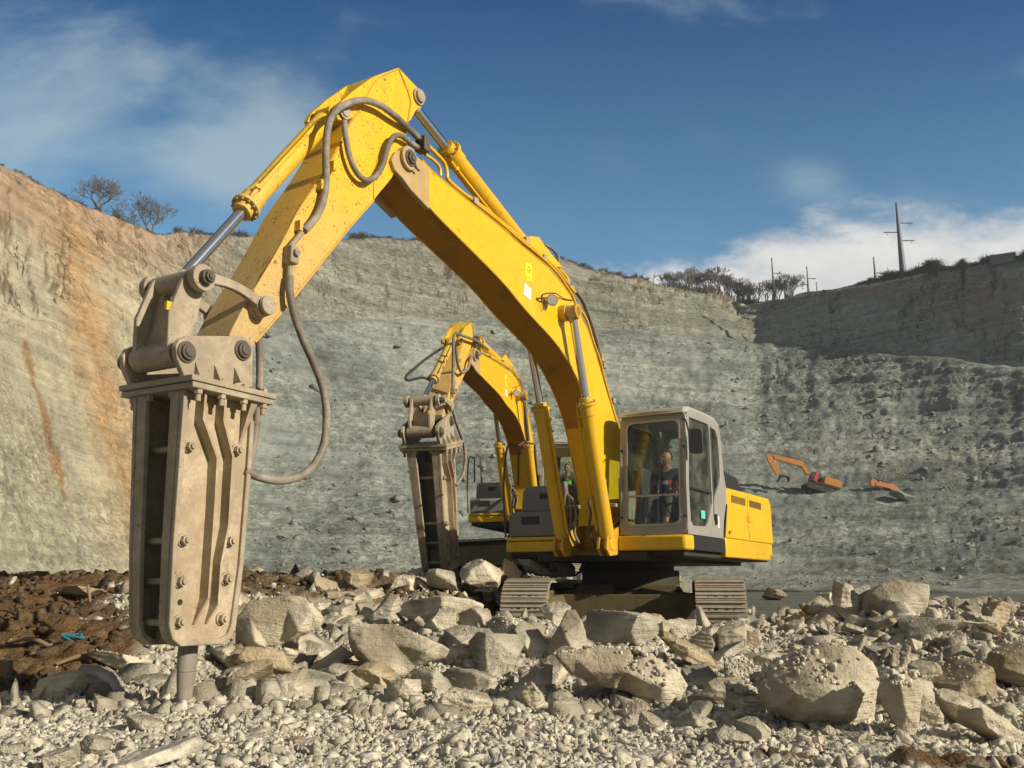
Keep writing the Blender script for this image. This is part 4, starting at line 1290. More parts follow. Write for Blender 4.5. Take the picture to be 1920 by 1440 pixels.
def excavator(label, FR, Bm, Am, Hm_, J, under_deg, hoses, first=True, zroot=0.0):
    loc = FR.O + np.array([0, 0, FR.z])
    root = empty('excavator', loc, FR.rz)
    tag(root, label, 'excavator')
    Y_ = 'yellow'

    # ---------------- crawler undercarriage, turned under the house
    ang = R(under_deg); ca, sa = math.cos(ang), math.sin(ang)
    U = lambda v: (v[0] * ca - v[1] * sa, v[0] * sa + v[1] * ca, v[2])
    HL, TR, GA, SW = 2.02, .46, 1.32, .66
    for sgn in (-1, 1):
        yc = sgn * GA
        # belt centre line
        path = []
        for k in range(64):
            s_ = k / 64 * (4 * HL + 2 * PI * TR)
            if s_ < 2 * HL: p = (-HL + s_, TR * 2 + .05, 0)
            elif s_ < 2 * HL + PI * TR:
                a = (s_ - 2 * HL) / TR; p = (HL + TR * math.sin(a), TR + .05 + TR * math.cos(a), a)
            elif s_ < 4 * HL + PI * TR: p = (HL - (s_ - 2 * HL - PI * TR), .05, PI)
            else:
                a = (s_ - 4 * HL - PI * TR) / TR; p = (-HL - TR * math.sin(a), TR + .05 - TR * math.cos(a), PI + a)
            path.append(p)
        m = MB(U)
        for (x, z, a) in path:
            c_, s2 = math.cos(a), math.sin(a)
            def q(t_, o_, y):     # along, outward, y
                return (x + t_ * c_ + o_ * s2, y, z - t_ * s2 + o_ * c_)
            for (t0, t1, o0, o1, yy) in ((-.088, .082, .0, .022, SW / 2), (-.080, -.052, .018, .055, SW / 2 - .012), (-.012, .012, .018, .042, SW / 2 - .02), (.045, .064, .018, .042, SW / 2 - .02)):
                a4 = [q(t0, o0, yc - yy), q(t1, o0, yc - yy), q(t1, o1, yc - yy), q(t0, o1, yc - yy)]
                b4 = [q(t0, o0, yc + yy), q(t1, o0, yc + yy), q(t1, o1, yc + yy), q(t0, o1, yc + yy)]
                m.hexa(a4, b4)
        tk = m.build('crawler_track', 'track_steel', root)
        for yy in (-.16, .10):
            m = MB(U)
            for (x, z, a) in path:
                c_, s2 = math.cos(a), math.sin(a)
                a4 = [(x - .1 * c_ - .09 * s2, yc + yy, z + .1 * s2 - .09 * c_), (x + .1 * c_ - .09 * s2, yc + yy, z - .1 * s2 - .09 * c_), (x + .1 * c_, yc + yy, z - .1 * s2), (x - .1 * c_, yc + yy, z + .1 * s2)]
                m.hexa(a4, [(p_[0], p_[1] + .06, p_[2]) for p_ in a4])
            m.build('link_chain', 'under_dark', tk)
        m = MB(U)
        for (x, z, a) in path:
            c_, s2 = math.cos(a), math.sin(a)
            for by in (-.16, -.07, .07, .16):
                q0 = (x + .028 * c_ + .0225 * s2, yc + by, z - .028 * s2 + .0225 * c_)
                w_ = .05 if abs(by) < .1 else .022
                m.hexa([(q0[0] - .012 * c_, q0[1] - w_ / 2, q0[2] + .012 * s2), (q0[0] + .012 * c_, q0[1] - w_ / 2, q0[2] - .012 * s2), (q0[0] + .012 * c_, q0[1] + w_ / 2, q0[2] - .012 * s2), (q0[0] - .012 * c_, q0[1] + w_ / 2, q0[2] + .012 * s2)],
                       [(q0[0] - .012 * c_ + .002 * s2, q0[1] - w_ / 2, q0[2] + .012 * s2 + .002 * c_), (q0[0] + .012 * c_ + .002 * s2, q0[1] - w_ / 2, q0[2] - .012 * s2 + .002 * c_), (q0[0] + .012 * c_ + .002 * s2, q0[1] + w_ / 2, q0[2] - .012 * s2 + .002 * c_), (q0[0] - .012 * c_ + .002 * s2, q0[1] + w_ / 2, q0[2] + .012 * s2 + .002 * c_)])
        sh_ = m.build('shoe_slots', 'mark_black', tk); sh_['kind'] = 'stuff'
        m = MB(U)
        m.prism([(-HL + .35, .33), (HL - .45, .33), (HL - .25, .5), (HL - .35, .86), (-HL + .4, .86), (-HL + .15, .6)], yc - .25, yc + .25)
        fr_ = m.build('track_frame', 'under_worn', root, bevel=.02)
        for xx in (-HL, HL):
            MB(U).cyl((xx, yc - .12, TR + .05), (xx, yc + .12, TR + .05), TR - .09, TR - .09, 28).build('sprocket' if xx < 0 else 'idler_wheel', 'under_dark', root, bevel=.02)
        for k in range(8):
            xx = -HL + .5 + k * .44
            MB(U).cyl((xx, yc - .2, .22), (xx, yc + .2, .22), .11, .11, 14).build('track_roller', 'under_dark', root)
    m = MB(U)
    m.hexa([(-.75, -1.1, .45), (.75, -1.1, .45), (.75, 1.1, .45), (-.75, 1.1, .45)], [(-.75, -.75, .95), (.75, -.75, .95), (.75, .75, .95), (-.75, .75, .95)])
    for sx in (-1, 1):
        for sy in (-1, 1):
            m.hexa([(sx * .2, sy * .2, .48), (sx * .9, sy * .2, .48), (sx * 1.55, sy * 1.1, .42), (sx * .95, sy * 1.1, .42)],
                   [(sx * .2, sy * .2, .90), (sx * .8, sy * .2, .90), (sx * 1.50, sy * 1.1, .78), (sx * .95, sy * 1.1, .78)])
    m.build('undercarriage_frame', 'under_worn', root, bevel=.02)
    m = MB(U)
    m.hexa([(1.12, -1.1, .40), (1.34, -1.1, .40), (1.34, 1.1, .40), (1.12, 1.1, .40)], [(1.10, -1.1, .80), (1.36, -1.1, .80), (1.36, 1.1, .80), (1.10, 1.1, .80)])
    m.build('front_crossmember', 'under_worn', root, bevel=.015)
    MB().cyl((0, 0, .85), (0, 0, 1.16), .78, .78, 48).cyl((0, 0, 1.16), (0, 0, 1.3), .70, .70, 48).build('slewing_ring', 'under_dark', root, bevel=.01)

    # ---------------- house
    m = MB(); m.box(-3.2, -.9, 1.28, 1.5, .9, 1.40); m.box(-3.1, -1.42, 1.34, 1.40, 1.42, 1.43)
    m.build('revolving_frame', 'under_dark', root, bevel=.01)
    # yellow skirts
    m = MB(); m.prism([(1.50, .44), (1.50, 1.46), (1.44, 1.51), (1.22, 1.515), (1.22, .44)], 1.42, 1.635, 'z')
    m.build('front_skirt', Y_, root, bevel=.03)
    MB().prism([(1.22, 1.46), (-.28, 1.46), (-.28, 1.505), (1.22, 1.505)], 1.425, 1.635, 'z').build('side_step_panel', 'black_trim', root, bevel=.008)
    m = MB(); m.prism([(-.285, 1.40), (-.285, 1.508), (-2.9, 1.52), (-3.15, 1.40)], 1.36, 1.66, 'z'); m.build('side_skirt', Y_, root, bevel=.02)
    m = MB(); m.prism([(1.42, -1.50), (1.42, -.56), (1.16, -.56), (1.16, -1.50)], 1.43, 1.60, 'z'); m.prism([(1.16, -1.50), (1.16, -1.44), (-3.0, -1.44), (-3.0, -1.50)], 1.40, 1.62, 'z')
    m.build('front_skirt', Y_, root, bevel=.02)
    MB().box(.85, -1.48, 1.605, 1.44, -.55, 1.66).build('step_ledge', Y_, root, bevel=.01)
    # side engine panels
    m = MB(); m.prism([(-.50, 2.47), (-3.10, 2.50), (-3.24, 2.40), (-3.26, 1.67), (-.30, 1.665), (-.34, 1.95)], 1.36, 1.50)
    sp_ = m.build('engine_side_panel', Y_, root, bevel=.02)
    for (a_, b2) in ((-.72, -1.55), (-1.78, -2.55)):
        m = MB()
        for k in range(12):
            xx = a_ + (b2 - a_) * (k + .5) / 12; m.box(xx - .020, 1.497, 2.25, xx + .020, 1.5035, 2.37)
        m.build('vent_slots', 'mark_black', sp_)
    MB().box(-1.685, 1.498, 1.70, -1.675, 1.5025, 2.45).build('door_seam', 'mark_black', sp_)
    MB().box(-1.60, 1.50, 1.98, -1.78, 1.512, 2.10).build('latch', 'yellow_dirty', sp_, bevel=.005)
    MB().box(-.50, 1.50, 1.72, -.56, 1.503, 1.78).box(-.60, 1.50, 1.75, -.64, 1.503, 1.79).build('decal', 'mark_black', sp_)
    MB().prism([(-.285, 1.67), (-.19, 1.67), (-.44, 2.20), (-.47, 2.20)], 1.47, 1.512).build('black_stripe', 'black_trim', root)
    # hood and counterweight
    m = MB(); m.prism([(-.5, -1.36), (-.5, 1.36), (-3.0, 1.36), (-3.0, -1.36)], 1.63, 2.50, 'z'); m.build('engine_hood', Y_, root, bevel=.03)
    m = MB(); m.hexa([(-.55, .1, 2.505), (-2.2, .1, 2.505), (-2.2, 1.3, 2.505), (-.55, 1.3, 2.505)], [(-.70, .2, 2.84), (-2.0, .2, 2.80), (-2.0, 1.24, 2.80), (-.70, 1.24, 2.84)])
    hc = m.build('hood_cover', 'black_trim', root, bevel=.02)
    m = MB()
    for k in range(9):
        xx = -.85 - k * .13; m.box(xx, .3, 2.82, xx - .05, 1.15, 2.88)
    m.build('louvres', 'box_grey', hc)
    MB().tube([(-2.3, -.4, 2.5), (-2.3, -.4, 2.85), (-2.5, -.4, 3.0)], .07, 12).build('exhaust_pipe', 'dark_steel', root)
    m = MB()
    cwp = [(-2.95, -1.48), (-2.95, 1.48), (-3.30, 1.46), (-3.50, 1.30), (-3.66, .9), (-3.76, 0), (-3.66, -.9), (-3.50, -1.30), (-3.30, -1.46)]
    m.prism(cwp, 1.42, 2.50, 'z'); m.build('counterweight', Y_, root, bevel=.06, seg=3)
    # right hand tool boxes
    bx = MB().prism([(1.38, 1.665), (1.40, 2.00), (1.34, 2.06), (.30, 2.06), (.30, 1.665)], -1.47, -.56).build('toolbox', 'box_grey', root, bevel=.025)
    MB().box(1.385, -1.22, 1.86, 1.408, -.92, 1.98).build('recessed_handle', 'mark_black', bx)
    bx = MB().prism([(1.14, 2.065), (1.10, 2.40), (1.00, 2.50), (.0, 2.50), (.0, 2.065)], -1.38, -.56).build('toolbox', 'box_grey', root, bevel=.03)
    MB().box(1.105, -1.05, 2.28, 1.13, -.85, 2.36).build('recessed_handle', 'mark_black', bx)
    MB().prism([(.0, 1.64), (.0, 2.46), (-.6, 2.56), (-3.0, 2.50), (-3.0, 1.64)], -1.47, -1.37).build('engine_side_panel', Y_, root, bevel=.02)
    # handrails over the tool boxes
    m = MB(); m.tube([(1.2, -1.40, 2.5), (1.15, -1.42, 3.15), (.95, -1.42, 3.25), (.6, -1.42, 3.25), (.5, -1.40, 2.5)], .02, 6, smooth_=False)
    m.tube([(1.42, -1.50, 1.66), (1.46, -1.52, 2.4), (1.38, -1.50, 3.1), (1.2, -1.42, 3.14)], .018, 6)
    m.build('handrail', 'dark_steel', root)
    # boom foot brackets
    for yy in (-.44, -.30, .28, .40):
        MB().prism([(1.35, 1.42), (1.55, 1.36), (1.78, 1.34), (1.90, 1.44), (1.86, 1.60), (1.72, 1.68), (1.35, 1.80), (.8, 2.1), (.6, 1.42)], yy, yy + .045).build('cylinder_bracket', 'yellow_dirty', root, bevel=.006)
    MB().box(1.30, -.56, 1.36, 1.62, .44, 1.42).build('front_cross_plate', 'under_worn', root, bevel=.005)
    MB().box(-.6, -.55, 1.43, .5, .43, 2.0).build('valve_housing', 'under_dark', root)
    m = MB(); m.prism([(1.15, 1.43), (1.2, 1.75), (.9, 2.15), (.5, 2.15), (.3, 1.43)], -.26, .24); m.build('boom_foot_block', 'yellow_dirty', root, bevel=.01)

    # ---------------- cab
    cab = empty('cab', (0, 0, 0)); cab.parent = root
    yl, yr_ = .46, 1.505
    fx = lambda z: 1.455 - .07 * (z - 1.64)       # raked front
    front_o = rrect(yl, 1.64, yr_ - .01, 3.44, .10, 4); front_h = rrect(yl + .115, 1.79, yr_ - .115, 3.31, .10, 5)
    m = MB(); m.plate(front_o, [front_h], lambda u, v, w: (fx(v) - w, u, v), .055)
    m.build('front_frame', 'cab_grey', cab, bevel=.008)
    m = MB()
    ro, ri = rrect(yl + .098, 1.773, yr_ - .098, 3.327, .11, 5), rrect(yl + .125, 1.80, yr_ - .125, 3.30, .09, 5)
    m.plate(ro, [ri], lambda u, v, w: (fx(v) + .010 - w, u, v), .02); m.build('windscreen_seal', 'cab_light', cab)
    m = MB(); m.plate(rrect(yl + .10, 1.775, yr_ - .10, 3.325, .11, 5), [], lambda u, v, w: (fx(v) - .025 - w, u, v), .006); m.build('windscreen', 'glass', cab)
    m = MB(); m.hexa([(fx(2.20) + .004, yl + .12, 2.195), (fx(2.20) - .03, yl + .12, 2.195), (fx(2.20) - .03, yr_ - .12, 2.195), (fx(2.20) + .004, yr_ - .12, 2.195)],
                     [(fx(2.225) + .004, yl + .12, 2.225), (fx(2.225) - .03, yl + .12, 2.225), (fx(2.225) - .03, yr_ - .12, 2.225), (fx(2.225) + .004, yr_ - .12, 2.225)])
    m.build('windscreen_bar', 'cab_light', cab)
    side_o = [(1.44, 1.64), (1.435, 2.4), (1.33, 3.28), (1.26, 3.42), (1.10, 3.49), (.40, 3.51), (.02, 3.50), (-.20, 3.44), (-.29, 3.32), (-.33, 3.10), (-.37, 2.70), (-.47, 2.46), (-.46, 2.25), (-.27, 1.93), (-.19, 1.64)]
    g1 = KL([(1297, 797), (1330, 800), (1332, 812), (1334, 941), (1325, 981), (1318, 987), (1297, 983), (1291, 974), (1291, 891)], 1.5)
    g1 = [(1.20, 3.36), (.33, 3.38), (.27, 3.30), (.27, 2.16), (.48, 1.86), (.60, 1.79), (1.20, 1.77), (1.31, 1.84), (1.33, 2.35)]
    g2 = [(.19, 3.36), (-.06, 3.33), (-.15, 3.22), (-.19, 2.95), (-.19, 2.62), (-.14, 2.50), (.19, 2.18)]
    m = MB(); m.plate(side_o, [g1, g2], lambda u, v, w: (u, yr_ - w, v), .05); m.build('door', 'cab_grey', cab, bevel=.008)
    MB().plate(g1, [], lambda u, v, w: (u, yr_ - .03 - w, v), .006).build('door_glass', 'glass', cab)
    MB().plate(g2, [], lambda u, v, w: (u, yr_ - .03 - w, v), .006).build('side_glass', 'glass', cab)
    m = MB(); m.box(.30, yr_ - .035, 2.30, 1.33, yr_ + .004, 2.325); m.box(.225, yr_ - .03, 1.9, .245, yr_ + .006, 3.36); m.build('door_trim', 'black_trim', cab)
    MB().box(.62, yr_ - .02, 1.90, .80, yr_ - .012, 2.02).build('door_sticker', 'sticker_teal', cab)
    MB().box(-.02, yr_, 1.80, .08, yr_ + .004, 1.98).build('door_sticker', 'sticker_white', cab)
    MB().box(.14, yr_, 1.84, .20, yr_ + .03, 2.0).build('door_handle', 'black_trim', cab, bevel=.006)
    # far side, back, roof, floor
    h1 = [(1.22, 3.34), (-.10, 3.34), (-.16, 3.2), (-.16, 2.45), (1.30, 2.3)]
    m = MB(); m.plate(side_o, [h1], lambda u, v, w: (u, yl + w, v), .04); m.build('side_wall', 'cab_grey', cab, bevel=.006)
    MB().plate(h1, [], lambda u, v, w: (u, yl + .02 + w, v), .006).build('side_glass', 'glass', cab)
    bo = [(yl + .04, 1.7), (yr_ - .05, 1.7), (yr_ - .05, 3.45), (yl + .04, 3.45)]; bh = rrect(yl + .16, 2.75, yr_ - .16, 3.30, .08, 4)
    m = MB(); m.plate(bo, [bh], lambda u, v, w: (-.30 - w, u, v), .04); m.build('back_wall', 'cab_grey', cab)
    MB().plate(bh, [], lambda u, v, w: (-.32 - w, u, v), .006).build('rear_glass', 'glass', cab)
    m = MB(); m.prism([(1.42, 3.40), (1.36, 3.49), (1.15, 3.53), (.4, 3.55), (-.05, 3.545), (-.30, 3.46), (-.30, 3.43), (1.2, 3.43)], yl - .005, yr_ - .02)
    m.build('roof', 'cab_light', cab, bevel=.03, seg=3)
    m = MB(); m.tube([(1.38, yl - .0, 3.42), (1.40, yl + .5, 3.45), (1.38, yr_ - .02, 3.42)], .018, 6); m.build('rain_gutter', 'cab_light', cab)
    MB().box(-.28, yl + .03, 1.64, 1.38, yr_ - .05, 1.70).build('cab_floor', 'interior', cab)
    m = MB(); m.box(.05, .62, 1.95, .55, 1.08, 2.10); m.box(.0, .62, 2.05, .14, 1.08, 2.70); m.box(.10, .70, 1.7, .45, 1.0, 1.95)
    m.build('seat', 'interior', cab, bevel=.04, seg=3)
    m = MB(); m.box(.1, .51, 1.7, .85, .59, 2.30); m.box(.1, 1.12, 1.7, .80, 1.30, 2.30)
    m.build('control_console', 'interior', cab, bevel=.03)
    m = MB()
    for yy in (.54, 1.18): m.tube([(.72, yy, 2.28), (.76, yy, 2.42), (.76, yy, 2.50)], .018, 6); m.cyl((.76, yy, 2.44), (.77, yy, 2.54), .028, .022, 10)
    for yy in (.76, .92): m.tube([(1.1, yy, 1.72), (1.05, yy, 2.15)], .014, 6)
    m.build('control_levers', 'mark_black', cab)
    m = MB(); m.box(.2, .56, 1.70, .9, .60, 2.7); m.build('monitor_post', 'interior', cab)
    # mirror
    m = MB(); m.tube([(1.40, 1.46, 3.30), (1.52, 1.56, 3.25), (1.50, 1.60, 3.05)], .012, 6)
    mr = m.build('mirror_arm', 'black_trim', cab)
    m = MB(); m.plate(rrect(1.43, 2.78, 1.62, 3.14, .06, 4), [], lambda u, v, w: (1.42 - w - (u - 1.5) * .3, u + .13, v), .05); m.build('mirror', 'mark_black', cab, bevel=.02)
    m = MB()
    for z in (1.9, 2.9): m.cyl((fx(z) + .002, yr_ - .05, z), (fx(z) + .05, yr_ - .03, z), .016, .016, 8); m.cyl((fx(z) + .002, yl + .04, z), (fx(z) + .05, yl + .04, z), .016, .016, 8)
    m.build('frame_knobs', 'black_trim', cab)
    m = MB(); m.tube([(fx(2.2) + .02, yr_ - .15, 1.80), (fx(2.4) + .02, yr_ - .35, 2.1), (fx(3) + .02, yr_ - .40, 2.7)], .008, 5); m.build('wiper', 'mark_black', cab)

    # ---------------- boom
    top = [(792, 301), (813, 324), (847, 352), (891, 388), (930, 418), (972, 456), (999, 478), (1027, 501), (1049, 526), (1069, 553), (1080, 575), (1094, 603), (1102, 618), (1117, 664), (1130, 708), (1146, 762), (1162, 815), (1172, 870), (1176, 930), (1170, 975)]
    botm = [(1112, 985), (1104, 930), (1099, 860), (1090, 800), (1080, 745), (1070, 697), (1044, 650), (1019, 619), (985, 582), (947, 536), (916, 503), (874, 461), (824, 411), (791, 375), (772, 353), (756, 326)]
    tip = [(738, 318), (732, 300), (738, 282), (752, 275), (775, 284)]
    H_ = .225
    low_ = [K1(px, py, -H_) for px, py in ((1086, 940), (1084, 914), (1077, 878), (1062, 805), (1044, 748), (1019, 697), (987, 650))]
    poly = KL(top, H_) + [K1(1135, 985, H_)] + low_ + KL(botm[8:], H_)
    tipc = K1(757, 300, H_)
    m = MB(Bm)
    m.prism(poly, -H_, H_)
    boom = m.build('boom', Y_, root, bevel=.006)
    boom.data.materials.append(MATS['yellow_shade_dirt'])
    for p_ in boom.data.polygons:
        if abs(p_.normal.y) < .3 and p_.normal.z < -.05 and p_.center.x > 1.9: p_.material_index = 1  # downward faces get the yellow with shade and dirt in its colour
    # raised weld flange along the under edge
    m = MB(Bm)
    bp_ = [(p[0], H_ + .008, p[1]) for p in low_ + KL(botm[8:], H_)]; m.tube(bp_, .014, 6); m.tube([(a[0], -a[1], a[2]) for a in bp_], .014, 6)
    tp_ = [(p[0], H_ - .01, p[1] + .012) for p in KL(top[:-5], H_)]; m.tube(tp_, .014, 6)
    m.build('weld_flange', 'yellow_dirty', boom)
    m = MB(Bm)
    nose = KL([(806, 318), (792, 301), (776, 288), (757, 279), (742, 285), (735, 300), (741, 318), (756, 334), (772, 356), (806, 392)], H_ + .05)
    m.prism(nose, H_ - .02, H_ + .045); m.prism(nose, -H_ - .045, -H_ + .02)
    m.cyl((tipc[0], -H_ - .09, tipc[1]), (tipc[0], H_ + .09, tipc[1]), .135, .135, 28)
    m.build('boom_nose', 'tan_warm', boom, bevel=.008)
    m = MB(Bm); m.hexbolt((tipc[0], H_ + .09, tipc[1]), (0, 1, 0), .07, .05)
    a = K3(782, 300, H_ + .1); b = K3(786, 320, H_ + .1)
    m.tube([(tipc[0] - .05, H_ + .10, tipc[1] - .02), (a[0], H_ + .1, a[2] - .1), b], .014, 6); m.build('pin_retainer', 'dark_steel', boom)
    pc = K1(1073, 585, .40)
    m = MB(Bm); m.cyl((pc[0], -.50, pc[1]), (pc[0], .50, pc[1]), .075, .075, 22); m.cyl((pc[0], -.33, pc[1]), (pc[0], .33, pc[1]), .12, .12, 26)
    m.cyl((pc[0], .47, pc[1]), (pc[0], .50, pc[1]), .105, .105, 22)
    m.build('boom_cylinder_pin', 'yellow_dirty', boom, bevel=.006)
    # arm cylinder lug on the boom back
    lc = K1(988, 470, 0)
    m = MB(Bm)
    lg = KL([(965, 452), (980, 446), (995, 448), (1004, 462), (1040, 505), (1010, 500)], 0)
    m.prism(lg, -.14, -.09); m.prism(lg, .09, .14); m.build('cylinder_lug', Y_, boom, bevel=.006)
    # stickers and work light
    def decal(pts, name, mat, y=H_ + .012):
        MB(Bm).prism(KL(pts, H_), H_ - .001, y - .007).build(name, mat, boom)
    decal([(984, 492), (996, 494), (997, 527), (985, 525)], 'warning_sticker', 'sticker_yellow')
    m = MB(Bm)
    y0 = H_ + .0065
    for s_ in ([(990, 500), (988, 508), (992, 512), (994, 506), (990, 500)], [(987, 516), (986, 524)], [(992, 517), (990, 521), (993, 524)], [(989, 507), (993, 508)]):
        m.tube([K3(x, y, H_)[:1] + (y0,) + K3(x, y, H_)[2:] for x, y in s_], .004, 5, smooth_=False)
    m.build('sticker_marks', 'mark_black', boom)
    decal([(983, 530), (996, 541), (995, 564), (981, 552)], 'rating_plate', 'sticker_white')
    lx = K1(1037, 563, H_ + .12)
    m = MB(Bm); dv_ = Vector((.75, .62, -.1)).normalized(); c0 = Vector((lx[0], H_ + .10, lx[1]))
    m.cyl(c0 - dv_ * .07, c0 + dv_ * .03, .04, .082, 20)
    wlt = m.build('work_light', 'dark_steel', boom, bevel=.004)
    MB(Bm).cyl(c0 + dv_ * .028, c0 + dv_ * .036, .072, .066, 20).build('lens', 'lens', wlt)
    m = MB(Bm); m.tube([K3(1016, 566, H_ + .01), K3(1017, 553, H_ + .10), K3(1030, 550, H_ + .12), K3(1042, 550, H_ + .12)], .012, 6)
    m.tube([K3(1042, 550, H_ + .06), K3(1058, 560, H_ + .02), K3(1075, 563, H_ + .02)], .008, 6); m.tube([K3(1017, 566, H_ + .05), K3(1019, 580, H_ + .03), K3(1021, 576, H_ + .03)], .006, 5)
    m.build('lamp_bracket', 'dark_steel', wlt)
    # pipes along the boom back
    def pipe(pts, y, r, mat='yellow_tube', name='hydraulic_pipe', n=8):
        m = MB(Bm); m.tube([K3(px, py, y) for px, py in pts], r, n); return m.build(name, mat, boom)
    pipe([(797, 268), (818, 289), (833, 306), (838, 325), (841, 338), (868, 362), (890, 377), (930, 408), (975, 446), (1010, 475), (1042, 503), (1066, 534), (1078, 548)], .20, .026)
    pipe([(797, 290), (812, 300), (824, 314), (826, 330)], .22, .02)
    pipe([(893, 382), (935, 415), (978, 452), (1015, 482), (1045, 512), (1062, 536), (1074, 556), (1080, 572)], .235, .020)
    pipe([(1068, 533), (1090, 560), (1106, 597), (1118, 635), (1125, 665), (1128, 682)], .12, .034, 'hose', 'rubber_hose')
    pipe([(1082, 572), (1100, 600), (1112, 640), (1124, 672), (1134, 712), (1147, 760), (1158, 800), (1166, 850)], .20, .02)
    pipe([(1128, 690), (1140, 735), (1152, 775), (1163, 812)], .10, .022)
    pipe([(970, 436), (1000, 448), (1020, 458), (1036, 468), (1045, 480), (1049, 503)], -.02, .020, 'hose', 'rubber_hose')
    pipe([(1000, 452), (1020, 470), (1045, 500), (1068, 528)], .05, .03)
    for (x, y, yy) in ((888, 378, .2), (1062, 530, .18), (1070, 540, .12), (1126, 673, .16), (1130, 686, .12), (1148, 752, .14), (985, 452, .15), (1018, 484, .2)):
        a = K3(x, y, yy); MB(Bm).box(a[0] - .05, yy - .07, a[2] - .045, a[0] + .05, yy + .05, a[2] + .045).build('pipe_clamp', 'tan_steel', boom, bevel=.01)
    vb = K3(792, 268, .24); MB(Bm).box(vb[0] - .06, .17, vb[2] - .11, vb[0] + .05, .31, vb[2] + .07).build('hose_valve', 'dark_steel', boom, bevel=.012)
    m = MB(Bm); a = K3(778, 252, .24); b = K3(789, 262, .24); m.cyl(a, b, .035, .03, 10); a = K3(768, 268, .27); b = K3(784, 277, .27); m.cyl(a, b, .03, .03, 10); m.build('hose_coupling', 'dark_steel', boom)

    # ---------------- boom cylinders
    for sy in (-1, 1):
        y = .385 if sy > 0 else -.345
        A = (1.70, y, 1.52); P = Bm((pc[0], y * 1.03, pc[1]))
        hyd(root, A, P, .105, .056, .61, None, side_pipe=(-.4 * 1, -sy) if True else None, w=.14)
    m = MB()
    for (y0_, dx) in ((-.22, 0), (-.14, .03), (.10, 0), (.19, .03), (-.28, .05), (.26, .05)):
        s_ = 1 if y0_ > 0 else -1
        m.tube([(1.62 + dx, s_ * .33, 2.45), (1.72 + dx, s_ * .26, 2.28), (1.72 + dx, y0_, 2.15), (1.72, y0_ + .02, 1.95), (1.66, y0_ - .04, 1.70), (1.40, y0_ - .05, 1.48)], .021, 8)
    m.build('rubber_hose', 'hose', root)
    m = MB(); m.box(1.60, -.50, 2.05, 1.66, -.10, 2.10); m.box(1.60, .08, 2.05, 1.66, .50, 2.10); m.build('hose_bracket', 'tan_steel', root, bevel=.006)

    # ---------------- arm
    Wd = .215
    ap = KL([(747, 127), (702, 143), (690, 168), (671, 207), (650, 239), (639, 265), (620, 300), (598, 336), (559, 392), (526, 457), (495, 513), (474, 544), (450, 588), (430, 627), (436, 648), (455, 668), (474, 650), (510, 606), (550, 559), (600, 500), (645, 440), (700, 377), (733, 333), (745, 300), (760, 250), (768, 205), (768, 183), (757, 140)], Wd)
    arm = MB(Am).prism(ap, -Wd, Wd).build('arm', 'yellow_arm', root, bevel=.006)
    m = MB(Am)
    m.tube([(p[0], Wd + .004, p[1]) for p in KL([(747, 129), (709, 147), (688, 180), (674, 207), (652, 240), (640, 268), (600, 337), (560, 393), (527, 458), (475, 546)], Wd)], .009, 5)
    m.tube([(p[0], Wd + .004, p[1]) for p in KL([(747, 129), (768, 184), (766, 214), (758, 262)], Wd)], .009, 5)
    m.tube([(p[0], Wd + .004, p[1]) for p in KL([(478, 642), (550, 558), (645, 439), (700, 376)], Wd)], .012, 5)
    m.build('weld_seam', 'yellow_dirty', arm)
    # reinforcing plate at the pivot
    pl_ = KL([(768, 258), (745, 262), (722, 280), (706, 300), (699, 340), (700, 374), (733, 334), (745, 305)], Wd)
    MB(Am).prism(pl_, Wd, Wd + .012).build('pivot_plate', 'yellow_arm', arm, bevel=.003)
    ear = KL([(747, 127), (702, 143), (664, 170), (636, 195), (629, 210), (636, 224), (650, 226), (676, 214), (712, 190)], Wd)
    for yy in (-.205, .150):
        MB(Am).prism(ear, yy, yy + .055).build('cylinder_ear', 'yellow_arm', arm, bevel=.006)
    MB(Am).prism(KL([(747, 127), (700, 152), (712, 190), (757, 180)], Wd), -.15, .15).build('ear_web', 'yellow_arm', arm)
    ear2 = KL([(745, 127), (765, 148), (784, 168), (793, 181), (790, 194), (778, 208), (768, 226), (755, 235)], .12)
    for yy in (-.13, .085):
        MB(Am).prism(ear2, yy, yy + .05).build('cylinder_ear', 'yellow_arm', arm, bevel=.006)
    bc = K1(645, 209, Wd); ac = K1(783, 182, .13)
    m = MB(Am); m.cyl((bc[0], -.25, bc[1]), (bc[0], .25, bc[1]), .06, .06, 20); m.cyl((bc[0], .22, bc[1]), (bc[0], .235, bc[1]), .085, .085, 22); m.build('bucket_cylinder_pin', 'tan_steel', arm, bevel=.005)
    m = MB(Am); m.cyl((ac[0], -.19, ac[1]), (ac[0], .19, ac[1]), .075, .075, 20); m.cyl((ac[0], .135, ac[1]), (ac[0], .16, ac[1]), .10, .10, 22); m.build('arm_cylinder_pin', 'tan_steel', arm, bevel=.005)
    lk = K1(500, 573, .34)
    m = MB(Am); m.cyl((lk[0], -.36, lk[1]), (lk[0], .36, lk[1]), .065, .065, 20); m.cyl((lk[0], .34, lk[1]), (lk[0], .375, lk[1]), .085, .08, 20); m.cyl((lk[0], -.26, lk[1]), (lk[0], .26, lk[1]), .10, .10, 20); m.build('link_pin', 'tan_steel', arm, bevel=.006)
    # arm hose tabs and stop valve
    for (x, y) in ((623, 312), (600, 347), (560, 424)):
        a = K3(x, y, Wd + .03); MB(Am).box(a[0] - .022, Wd, a[2] - .05, a[0] + .022, Wd + .07, a[2] + .05).build('hose_tab', 'yellow_arm', arm, bevel=.005)
    a = K3(545, 476, Wd + .05); va = MB(Am).box(a[0] - .05, Wd + .005, a[2] - .10, a[0] + .05, Wd + .11, a[2] + .07).build('stop_valve', 'tan_steel', arm, bevel=.014)
